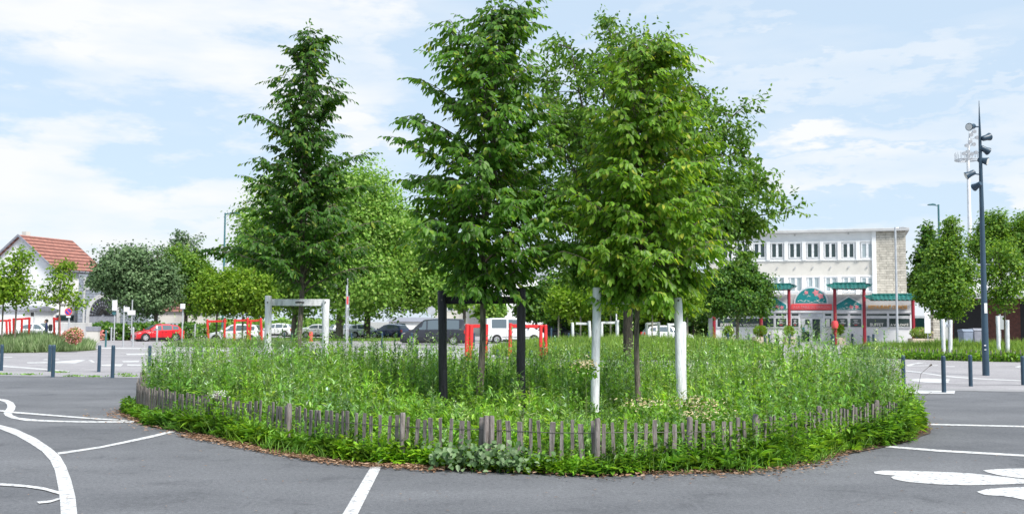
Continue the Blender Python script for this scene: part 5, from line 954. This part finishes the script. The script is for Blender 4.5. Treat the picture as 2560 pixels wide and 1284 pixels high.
a = P(2284, 820, 86); g_ = thing('metal_gate', 'dark green barred gate right of the restaurant', 'gate', (a.x, 86, 0)); mb = MB(); mb.box(0, 1.65, 0, .05, .1, 2.3); mb.build('panel', M['greengate'], g_)
mb = MB(); [mb.tube([(k*.11+.05, -.03, .05), (k*.11+.05, -.03, 2.5)], .02, 5) for k in range(15)]; mb.build('bars', M['greengate'], g_); mb = MB(); mb.box(-.05, 0, -.05, .08, 0, 2.7); mb.box(1.65, 1.7, -.05, .08, 0, 2.7); mb.build('post', M['black'], g_)
def wbin(px, yt, d, wd, label, m):
    c = P(px, 820, d); h = P(px, yt, d).z; o = thing('wheelie_bin', label, 'bin', (c.x, d, 0), 0, 'wheeled bins by the brick building'); w2 = wd/F*d/2; mb = MB(); vs = [(-w2*.85, -.4, .1), (w2*.85, -.4, .1), (w2*.85, .4, .1), (-w2*.85, .4, .1), (-w2, -.48, h-.12), (w2, -.48, h-.12), (w2, .48, h-.12), (-w2, .48, h-.12)]
    mb.add(vs, [(0, 3, 2, 1), (4, 5, 6, 7), (0, 1, 5, 4), (1, 2, 6, 5), (2, 3, 7, 6), (3, 0, 4, 7)]); mb.build('body', m, o, bevel=.03); mb = MB(); mb.prism([(-.52, h-.118), (.52, h-.118), (.45, h+.02), (-.3, h+.06)], 'x', -w2*1.06, w2*1.06); mb.build('lid', m, o, bevel=.02)
    for s_ in (-1, 1): b = MB(); b.tube([(s_*w2*.6-.04, .3, .1), (s_*w2*.6+.04, .3, .1)], .1, 12); b.build('wheel', M['black'], o)
wbin(2413, 824, 74, 25, 'pale grey-blue wheeled bin, left of the two', M['bin']); wbin(2441, 822, 75, 27, 'darker blue-grey wheeled bin beside the mast', M['slate'])

# ------------------------------------------------------------------ white house at left
C0 = Vector((-48.4, 105, 0)); ang = math.atan2(6, 2)
hs = thing('white_house', 'white gabled house with red tiled roof at the left edge', 'house', C0, ang); HL = 7.2; HW = 9.0; zE = 7.25; zRd = 10.6    # local x runs back along the eaves, local y towards the left
mb = MB(); mb.prism([(0, 0), (HW, 0), (HW, zE), (HW/2, zRd), (0, zE)], 'x', 0, HL); mb.build('wall', M['plaster'], hs)
rf = MB()
for s_ in (0, 1):
    y0 = -.45 if s_ == 0 else HW+.45; zz = zE-.33; yr = HW/2
    rf.add([(-.35, y0, zz+.02), (HL+.3, y0, zz+.02), (HL+.3, yr, zRd+.02), (-.35, yr, zRd+.02), (-.35, y0, zz+.2), (HL+.3, y0, zz+.2), (HL+.3, yr, zRd+.2), (-.35, yr, zRd+.2)], [(0, 3, 2, 1), (4, 5, 6, 7), (0, 1, 5, 4), (1, 2, 6, 5), (2, 3, 7, 6), (3, 0, 4, 7)])
rf.build('roof', M['tiles'], hs)
for s_ in (0, 1):
    y0 = -.5 if s_ == 0 else HW+.5; mb = MB(); mb.add([(-.45, y0, zE-.36), (-.36, y0, zE-.36), (-.36, HW/2, zRd), (-.45, HW/2, zRd), (-.45, y0, zE-.1), (-.36, y0, zE-.1), (-.36, HW/2, zRd+.27), (-.45, HW/2, zRd+.27)], [(0, 3, 2, 1), (4, 5, 6, 7), (0, 1, 5, 4), (1, 2, 6, 5), (2, 3, 7, 6), (3, 0, 4, 7)]); mb.build('verge_board', M['slate'], hs)
mb = MB(); mb.tube([(-.35, -.5, zE-.3), (HL+.3, -.5, zE-.3)], .07, 8); mb.build('gutter', M['slate'], hs)
mb = MB(); mb.box(1.2, 1.8, HW/2+.5, HW/2+1.1, zRd-.6, zRd+.7); mb.build('chimney', M['beige'], hs)
def gx(px): # along gable (local y) from a pixel
    r = ray(px, 800); vx = Vector((math.cos(ang), math.sin(ang), 0)); t = (C0-Vector((0, 0, CAMZ))).dot(vx)/r.dot(vx); h = Vector((0, 0, CAMZ))+r*t; vy = Vector((-math.sin(ang), math.cos(ang), 0)); return (h-C0).dot(vy), h.y
ya, dy1 = gx(112); yb, dy2 = gx(82); z1 = P(97, 765, dy1).z; z0 = P(97, 808, dy1).z
mb = MB(); mb.box(-.06, -.003, ya, yb, z0, z1); w_ = mb.build('window', M['slate'], hs); b = MB(); b.box(-.075, -.061, ya+.12, yb-.35, z0+.1, z0+1.25); b.box(-.075, -.061, ya+.12, yb-.35, z0+1.35, z1-.1); b.build('pane', M['lglass'], w_)
ya, _ = gx(52); yb, _ = gx(45); mb = MB(); mb.box(-.05, -.003, ya, yb, 8.3, 9.2); mb.build('window', M['slate'], hs)
def sx_(px):
    r = ray(px, 800); vy = Vector((-math.sin(ang), math.cos(ang), 0)); t = (C0-Vector((0, 0, CAMZ))).dot(vy)/r.dot(vy); h = Vector((0, 0, CAMZ))+r*t; return (h-C0).dot(Vector((math.cos(ang), math.sin(ang), 0))), h.y
xa, d1 = sx_(138); xb, d2 = sx_(184); z1 = P(160, 786, (d1+d2)/2).z; z0 = P(160, 803, (d1+d2)/2).z
mb = MB(); mb.box(xa, xb, -.05, -.003, z0, z1); w_ = mb.build('window', M['slate'], hs); b = MB(); b.box(xa+.1, xb-.1, -.065, -.051, z0+.1, z1-.1); b.build('pane', M['dglass'], w_)
# grey stone annex with arched grille
a = P(193, 820, 105.8); b = P(300, 820, 105.8); an = thing('stone_annex', 'grey stone annex with round arched iron grille behind the domed tree', 'building', (a.x, a.y, 0), 0); wd = b.x-a.x
zt = P(230, 683, 105.8).z; zc = P(258, 805, 105.8).z; cx_ = P(258, 800, 105.8).x-a.x; rr_ = (258-224)/F*105.8; zsp = P(258, 787, 105.8).z
mb = MB(); mb.box(0, wd, 0, 8, 0, zt-.05); mb.build('wall', M['gstone'], an)
mb = MB(); mb.box(.55, .75, -.05, -.003, 0, zt-.4); mb.box(.75, wd, -.05, -.003, zt-1.75, zt-1.5); mb.build('trim', M['concrete'], an)
ts = np.linspace(0, math.pi, 25); mb = MB()
for i in range(24):
    t0, t1 = ts[i], ts[i+1]; R1 = rr_; R2 = rr_+.35; hz = (zt-2.2-zsp); kz = 1.25
    q = [(cx_+R1*math.cos(t0), zsp+R1*kz*math.sin(t0)), (cx_+R2*math.cos(t0), zsp+R2*kz*math.sin(t0)), (cx_+R2*math.cos(t1), zsp+R2*kz*math.sin(t1)), (cx_+R1*math.cos(t1), zsp+R1*kz*math.sin(t1))]; mb.prism(q, 'y', -.12, -.004)
mb.box(cx_-rr_-.35, cx_-rr_, -.12, -.004, 0, zsp); mb.box(cx_+rr_, cx_+rr_+.35, -.12, -.004, 0, zsp); mb.build('arch', M['concrete'], an)
mb = MB(); pl = [(cx_-rr_, 0)]+[(cx_+rr_*math.cos(t), zsp+rr_*1.25*math.sin(t)) for t in ts[::-1]]+[(cx_+rr_, 0)]; mb.prism(pl, 'y', -.03, -.004); gl = mb.build('arch_opening', M['slate'], an)
mb = MB()
for t in np.linspace(0, math.pi, 15): mb.tube([(cx_+.15*math.cos(t), -.09, zsp+.15*math.sin(t)), (cx_+rr_*math.cos(t), -.09, zsp+rr_*1.25*math.sin(t))], .04, 4)
for k in (.3, .5, .7, .88):
    pts = [(cx_+rr_*k*math.cos(t), -.1, zsp+rr_*1.25*k*math.sin(t)) for t in ts]; mb.tube(pts, .03, 4)
mb.build('grille', M['black'], gl)
# low wall and planter in front of the house
a = P(152, 820, 80); b = P(230, 820, 84); mb = MB(); mb.box(0, (b-a).length, 0, .3, 0, P(190, 806, 82).z); o = mb.build('garden_wall', M['concrete'], None, bevel=.02); o.location = (a.x, a.y, 0); o.rotation_euler[2] = math.atan2(b.y-a.y, b.x-a.x); tag(o, 'low pale garden wall in front of the white house', 'wall')
a = P(214, 820, 78); o = thing('letterbox_pillar', 'grey box pillar at the end of the garden wall', 'pillar', (a.x, 78, 0)); mb = MB(); mb.box(0, 1.0, 0, .5, .9, 1.25); mb.build('cap', M['slate'], o); mb = MB(); mb.box(.05, .95, .05, .45, 0, .9); mb.build('base', M['beige'], o)
# distant walls and buildings in the middle
def bld(name, label, x0, x1, ytop, d, mat, roofm, roofh=.8, windows=(), depth=8, cat='building'):
    a = P(x0, 820, d); b = P(x1, 820, d); o = thing(name, label, cat, (a.x, d, 0)); z = P((x0+x1)/2, ytop, d).z; w_ = b.x-a.x; mb = MB(); mb.box(0, w_, 0, depth, 0, z); mb.build('wall', mat, o)
    mb = MB(); mb.prism([(-.3, z+.003), (depth+.3, z+.003), (depth/2, z+roofh)], 'x', -.3, w_+.3); mb.build('roof', roofm, o)
    for (wx0, wy0, wx1, wy1) in windows:
        A = P(wx0, wy0, d); B = P(wx1, wy1, d); f = MB(); f.box(A.x-a.x-.1, B.x-a.x+.1, -.06, -.003, B.z-.1, A.z+.1); f = f.build('window', M['wmetal'], o); g = MB(); g.box(A.x-a.x, B.x-a.x, -.075, -.061, B.z, A.z); g.build('pane', M['dglass'], f)
    return o
bld('beige_house', 'beige rendered house behind the black frame', 1085, 1205, 742, 125, M['beige'], M['tiles'], 3, [(1120, 760, 1132, 775), (1160, 760, 1172, 775)])
bld('white_house', 'white house glimpsed above the white van', 1205, 1375, 690, 122, M['plaster'], M['slate'], 2.5, [(1285, 728, 1300, 748), (1325, 728, 1340, 748), (1240, 728, 1255, 748)])
bld('low_white_building', 'low white building with flat roof behind the blue car', 972, 1090, 803, 118, M['plaster'], M['slate'], .5, [(988, 808, 1014, 816)])
bld('cream_building', 'cream wall behind the red car under the trees', 395, 500, 778, 120, M['beige'], M['tiles'], 1.5)
bld('low_white_building', 'long low white wall building behind the left hornbeam trunk', 660, 800, 812, 130, M['plaster'], M['concrete'], .4, [(690, 818, 700, 824)])
bld('white_annex', 'low white annex at the far left edge behind red frames', -60, 60, 775, 99, M['plaster'], M['slate'], .5)
bld('garage', 'grey roofed shed left of the restaurant', 1715, 1790, 800, 99, M['barkd'], M['slate'], 1.8)

# ------------------------------------------------------------------ cars
def lerpx(x, xs, ys): return float(np.interp(x, xs, ys))
def car(label, px, d, yaw, L, Wd, H, paint, kind='hatch', group='parked cars', nm='parked_car', cat='car'):
    g = P(px, 840, d); o = thing(nm, label, cat, (g.x, d, 0), yaw, group)
    if kind == 'van':
        xs = [0, .02, .06, .17, .20, .37, .5, .7, .9, .975, .99, 1]; zt = [.34, .42, .47, .57, .6, .95, .985, 1, .99, .97, .6, .4]; zb = [.33, .40, .45, .54, .56, .56, .57, .58, .58, .58, .55, .39]; ins = .12
    elif kind == 'sedan':
        xs = [0, .02, .06, .2, .30, .44, .55, .68, .82, .93, .985, 1]; zt = [.4, .5, .56, .64, .67, .97, 1, .96, .74, .71, .66, .45]; zb = [.39, .48, .54, .61, .64, .65, .66, .67, .68, .68, .62, .44]; ins = .2
    else:
        xs = [0, .02, .06, .18, .25, .43, .55, .72, .88, .965, .985, 1]; zt = [.36, .47, .52, .6, .64, .95, 1, .985, .92, .66, .58, .4]; zb = [.35, .45, .5, .57, .6, .61, .62, .64, .66, .64, .56, .39]; ins = .2
    X = [L/2-L*x for x in xs]; Zt = [H*z for z in zt]; Zb = [H*z for z in zb]; zl = .2
    def hw(x): u = (L/2-x)/L; return Wd/2*(1-.16*max(0, 1-u/.10)**2-.10*max(0, (u-.93)/.07)**2)
    def section(x, zt_, zb_):
        w_ = hw(x); k = min(1, (zt_-zb_)/(H*.32)); wt = w_-.06-(ins-.02)*k
        return [(0, zl), (w_-.1, zl), (w_-.01, zl+.13), (w_, zl+.3 if zb_ > .65 else (zl+zb_)/2), (w_-.015, zb_-.03), (w_-.05, zb_), (wt, max(zb_+.01, zt_-.05)), (wt-.12, zt_), (0, zt_+.015)]
    def side(x, z):
        zt_ = lerpx(-x, [-a for a in X], Zt); zb_ = lerpx(-x, [-a for a in X], Zb); s_ = section(x, zt_, zb_); (a, za), (b, zb2) = s_[5], s_[6]; t = (z-za)/max(zb2-za, 1e-3); return a+(b-a)*t
    vs = []; fs = []; secs = [section(x, a, b) for x, a, b in zip(X, Zt, Zb)]; m = len(secs[0])
    for sgn in (1, -1):
        off = len(vs)
        for x, s_ in zip(X, secs): vs += [(x, sgn*y, z) for y, z in s_]
        for i in range(len(X)-1):
            for k in range(m-1): fs.append((off+i*m+k, off+i*m+k+1, off+(i+1)*m+k+1, off+(i+1)*m+k))
        fs.append(tuple(off+k for k in range(m))); fs.append(tuple(off+(len(X)-1)*m+k for k in range(m)))
    import bmesh
    me = bpy.data.meshes.new('body'); me.from_pydata(vs, [], fs); b = bmesh.new(); b.from_mesh(me); bmesh.ops.remove_doubles(b, verts=b.verts, dist=.002); bmesh.ops.recalc_face_normals(b, faces=b.faces); b.to_mesh(me); b.free()
    me.polygons.foreach_set('use_smooth', [True]*len(me.polygons))
    try: me.set_sharp_from_angle(angle=R(35))
    except Exception: pass
    link_mesh('body', me, paint, o)
    # side glass
    if kind == 'van': spans = [(.26, .40), (.42, .62), (.65, .9)]
    elif kind == 'sedan': spans = [(.34, .53), (.55, .74)]
    else: spans = [(.30, .52), (.54, .74), (.76, .88)]
    for sgn in (1, -1):
        for (a, c) in spans:
            mb = MB(); pts = []; nS = 6
            for k in range(nS+1):
                u = a+(c-a)*k/nS; x = L/2-L*u; z1_ = lerpx(-x, [-q for q in X], Zt)-.1; z0_ = lerpx(-x, [-q for q in X], Zb)+.035; z1_ = max(z1_, z0_+.02); pts.append(((x, sgn*(side(x, z0_)+.008), z0_), (x, sgn*(side(x, z1_)+.008), z1_)))
            v = [p for q in pts for p in q]; mb.add(v, [(2*k, 2*k+2, 2*k+3, 2*k+1) for k in range(nS)]); mb.build('side_window', M['cglass'] if not (kind == 'van' and a > .4) else M['cglass'], o)
    def topglass(i0, i1, name):
        x0_, z0_, x1_, z1_ = X[i0], Zt[i0]+.012, X[i1], Zt[i1]+.012; dx, dz = x1_-x0_, z1_-z0_; l_ = math.hypot(dx, dz); nx, nz = (-dz/l_, dx/l_); s_ = 1 if nz > 0 else -1; nx *= s_*.014; nz *= s_*.014
        w0 = secs[i0][7][0]-.0; w1 = secs[i1][7][0]-.02; e = .06; A = (x0_+dx*e+nx, z0_+dz*e+nz); B = (x1_-dx*e+nx, z1_-dz*e+nz)
        mb = MB(); mb.add([(A[0], -w0, A[1]), (A[0], w0, A[1]), (B[0], w1, B[1]), (B[0], -w1, B[1])], [(0, 1, 2, 3)]); mb.build(name, M['cglass'], o)
    topglass(4, 5, 'windscreen')
    if kind == 'van': topglass(9, 10, 'rear_window')
    elif kind == 'sedan': topglass(7, 8, 'rear_window')
    else: topglass(8, 9, 'rear_window')
    wr = .33 if kind == 'van' else .31
    for fx in (L/2-L*(.19 if kind == 'van' else .18), L/2-L*.815):
        for sgn in (1, -1):
            yw = hw(fx); mb = MB(); mb.tube([(fx, sgn*(yw-.03), wr+.01), (fx, sgn*(yw+.004), wr+.01)], wr+.075, 20); mb.build('wheel_arch', M['black'], o)
            mb = MB(); mb.tube([(fx, sgn*(yw-.2), wr), (fx, sgn*(yw-.0), wr), (fx, sgn*(yw+.022), wr)], [wr, wr, wr-.03], 22); ty = mb.build('wheel', M['black'], o, smooth=True)
            mb = MB(); mb.tube([(fx, sgn*(yw+.02), wr), (fx, sgn*(yw+.03), wr)], wr*.66, 18); mb.build('rim', M['rim'], ty, smooth=True)
            hb = MB(); [hb.box(fx+math.cos(q)*wr*.42-.03, fx+math.cos(q)*wr*.42+.03, min(sgn*(yw+.031), sgn*(yw+.036)), max(sgn*(yw+.031), sgn*(yw+.036)), wr+math.sin(q)*wr*.42-.03, wr+math.sin(q)*wr*.42+.03) for q in np.linspace(0, 6.283, 7)[:-1]]; hb.build('rim_slot', M['black'], ty)
    for sgn in (1, -1):
        x = X[2]; yy = hw(x); z = Zb[2]; mb = MB(); mb.add([(X[1]+.015, sgn*(hw(X[1])-.32), z-.16), (X[1]+.01, sgn*(hw(X[1])+.0), z-.13), (X[2]-.14, sgn*(hw(X[2]-.14)+.012), z-.01), (X[2]-.02, sgn*(hw(X[2])+.008), z+.005), (X[2]+.03, sgn*(yy-.3), z-.03)], [(0, 1, 2, 3, 4)]); mb.build('headlight', M['lamp'], o)
        x = X[-2]; z = Zb[-3]; mb = MB(); mb.box(-L/2-.012, -L/2+.12, min(sgn*(Wd/2-.03), sgn*(Wd/2-.24)), max(sgn*(Wd/2-.03), sgn*(Wd/2-.24)), z-.3, z-.02); mb.build('tail_light', M['tail'], o)
        mb = MB(); xm = L/2-L*.29; mb.box(xm, xm+.1, min(sgn*(Wd/2-.04), sgn*(Wd/2+.14)), max(sgn*(Wd/2-.04), sgn*(Wd/2+.14)), Zb[4]+.02, Zb[4]+.16); mb.build('mirror', M['black'] if kind == 'van' else paint, o, bevel=.02)
        mb = MB(); mb.box(L/2-L*.62, L/2-L*.59, min(sgn*(Wd/2-.01), sgn*(Wd/2+.012)), max(sgn*(Wd/2-.01), sgn*(Wd/2+.012)), Zb[6]-.14, Zb[6]-.1); mb.build('door_handle', M['black'], o)
    for sgn in (1, -1):
        mb = MB(); xa_, xb_ = L/2-L*.29, -L/2+L*.29; ys = sorted((sgn*(Wd/2-.05), sgn*(Wd/2+.008))); mb.box(xb_, xa_, ys[0], ys[1], .2, .33); mb.build('sill', M['black'], o)
        mb = MB()
        for u in [q for sp in spans for q in sp][1:-1:1] + [spans[0][0]]:
            x = L/2-L*u; yy = sorted((sgn*(hw(x)-.02), sgn*(hw(x)+.004))); mb.box(x-.008, x+.008, yy[0], yy[1], .34, Zb[6]-.03)
        mb.build('door_gap', M['black'], o)
        mb = MB(); ys = sorted((sgn*(Wd/2-.03), sgn*(Wd/2+.012))); mb.box(-L/2+L*.27, L/2-L*.27, ys[0], ys[1], .52, .56); mb.build('side_moulding', M['black'] if kind == 'van' else paint, o)
    mb = MB(); mb.box(-L/2-.03, -L/2+.25, -Wd/2+.08, Wd/2-.08, .22, .42); mb.build('rear_bumper', M['black'] if kind == 'van' else paint, o, bevel=.03)
    mb = MB(); mb.box(L/2-.05, L/2+.012, -Wd*.28, Wd*.28, .36, .5); mb.build('grille', M['black'], o); mb = MB(); mb.box(L/2+.013, L/2+.02, -.26, .26, .38, .48); mb.build('number_plate', M['wmetal'], o)
    mb = MB(); mb.box(-L/2-.02, -L/2+.01, -.26, .26, .5, .6); mb.build('number_plate', M['wmetal'], o)
    mb = MB(); mb.box(-L/2+.1, L/2-.15, -Wd/2+.06, Wd/2-.06, .12, .205); mb.build('underbody', M['black'], o)
    return o
car('dark slate panel van seen from its side, parked behind the black post', 1084, 77, R(180), 5.0, 1.9, 2.0, M['pdark'], 'van', nm='parked_van', cat='van')
car('bright red hatchback facing left by the flower hedge', 394, 84, R(180+38), 3.95, 1.7, 1.45, M['pred'])
car('white hatchback parked behind the red frames', 592, 77, R(178), 4.2, 1.75, 1.52, M['pwhite'])
car('white panel van parked behind the wide red frame', 1285, 84, R(8), 5.0, 1.95, 2.1, M['pwhite'], 'van', nm='parked_van', cat='van')
car('white hatchback parked behind the far white frames', 1668, 86, R(4), 4.3, 1.78, 1.55, M['pwhite'])
car('dark blue car with dark roof left of the slate van', 975, 104, R(150), 4.1, 1.75, 1.5, M['pblue'])
car('white hatchback between plane trunk and blue car', 912, 106, R(20), 3.9, 1.7, 1.5, M['pwhite'])
car('silver car half hidden by the grey post', 868, 110, R(30), 4.1, 1.75, 1.5, M['psilver'])
car('white sedan behind the left white frame', 800, 106, R(10), 4.6, 1.8, 1.45, M['pwhite'], 'sedan')
car('white car glimpsed between red frames at far left', 95, 80, R(5), 4.3, 1.8, 1.5, M['pwhite'], 'sedan')
car('small white car at the left end of the parked row', 690, 112, R(175), 4.0, 1.75, 1.5, M['pwhite'])
car('grey car under the trees behind the red hatchback', 425, 95, R(170), 4.2, 1.75, 1.5, M['psilver'])
car('dark car tucked beside the white van', 1395, 96, R(0), 4.2, 1.75, 1.5, M['pdark'])

# ------------------------------------------------------------------ walking person
g = P(116, 820, 66); pr = thing('person', 'person in dark navy clothes walking with a dark backpack', 'person', (g.x, 66, 0), R(90))
def skinned(name, verts, edges, rad, mat, parent):
    me = bpy.data.meshes.new(name); me.from_pydata(verts, edges, []); o = link_mesh(name, me, mat, parent); mo = o.modifiers.new('skin', 'SKIN'); 
    for i, r in enumerate(rad): me.skin_vertices[0].data[i].radius = (r, r) if not isinstance(r, tuple) else r
    me.skin_vertices[0].data[0].use_root = True; s = o.modifiers.new('sub', 'SUBSURF'); s.levels = 1; s.render_levels = 1; return o
bv = [(0, 0, .95), (0, 0, 1.15), (0, 0, 1.38), (0, 0, 1.5), (0.02, 0, 1.58), (0.03, 0, 1.68), (.02, .09, .9), (.14, .09, .5), (.10, .09, .08), (.22, .09, .04), (0, -.09, .9), (-.06, -.09, .5), (-.26, -.09, .14), (-.18, -.09, .05), (0, .17, 1.38), (-.06, .22, 1.12), (.08, .23, .9), (.12, .22, .83), (0, -.17, 1.38), (.06, -.22, 1.12), (.2, -.22, .95), (.25, -.21, .89)]
be = [(0, 1), (1, 2), (2, 3), (3, 4), (4, 5), (0, 6), (6, 7), (7, 8), (8, 9), (0, 10), (10, 11), (11, 12), (12, 13), (2, 14), (14, 15), (15, 16), (16, 17), (2, 18), (18, 19), (19, 20), (20, 21)]
br = [.13, .12, .15, .055, .085, .09, .085, .06, .045, .04, .085, .06, .045, .04, .06, .045, .035, .04, .06, .045, .035, .04]
skinned('body', bv, be, br, M['cloth'], pr); mb = MB(); mb.tube([(.05, 0, 1.53), (.05, 0, 1.58), (.045, 0, 1.66), (.04, 0, 1.72)], [.06, .095, .10, .05], 12); mb.build('face', M['skin'], pr, smooth=True)
mb = MB(); mb.tube([(.0, 0, 1.58), (.0, 0, 1.66), (.01, 0, 1.74), (.02, 0, 1.79)], [.09, .11, .105, .04], 12); mb.build('hair', M['hair'], pr, smooth=True)
mb = MB(); mb.box(-.36, -.14, -.15, .15, 1.0, 1.45); bp = mb.build('backpack', M['black'], None, bevel=.05); bp.location = (g.x, 66, 0); bp.rotation_euler[2] = R(90); tag(bp, 'dark backpack worn by the walking person', 'backpack')
pr.rotation_euler[2] = R(200); bp.rotation_euler[2] = R(200)
# red fire-hydrant like post in the verge
g = G(777, 853); mb = MB(); mb.tube([(0, 0, 0), (0, 0, .7), (0, 0, .8), (0, 0, .86)], [.18, .17, .14, .05], 12); o = mb.build('hydrant', M['signred'], None, smooth=True); o.location = g; tag(o, 'short red hydrant in the verge beside the trunk', 'hydrant')
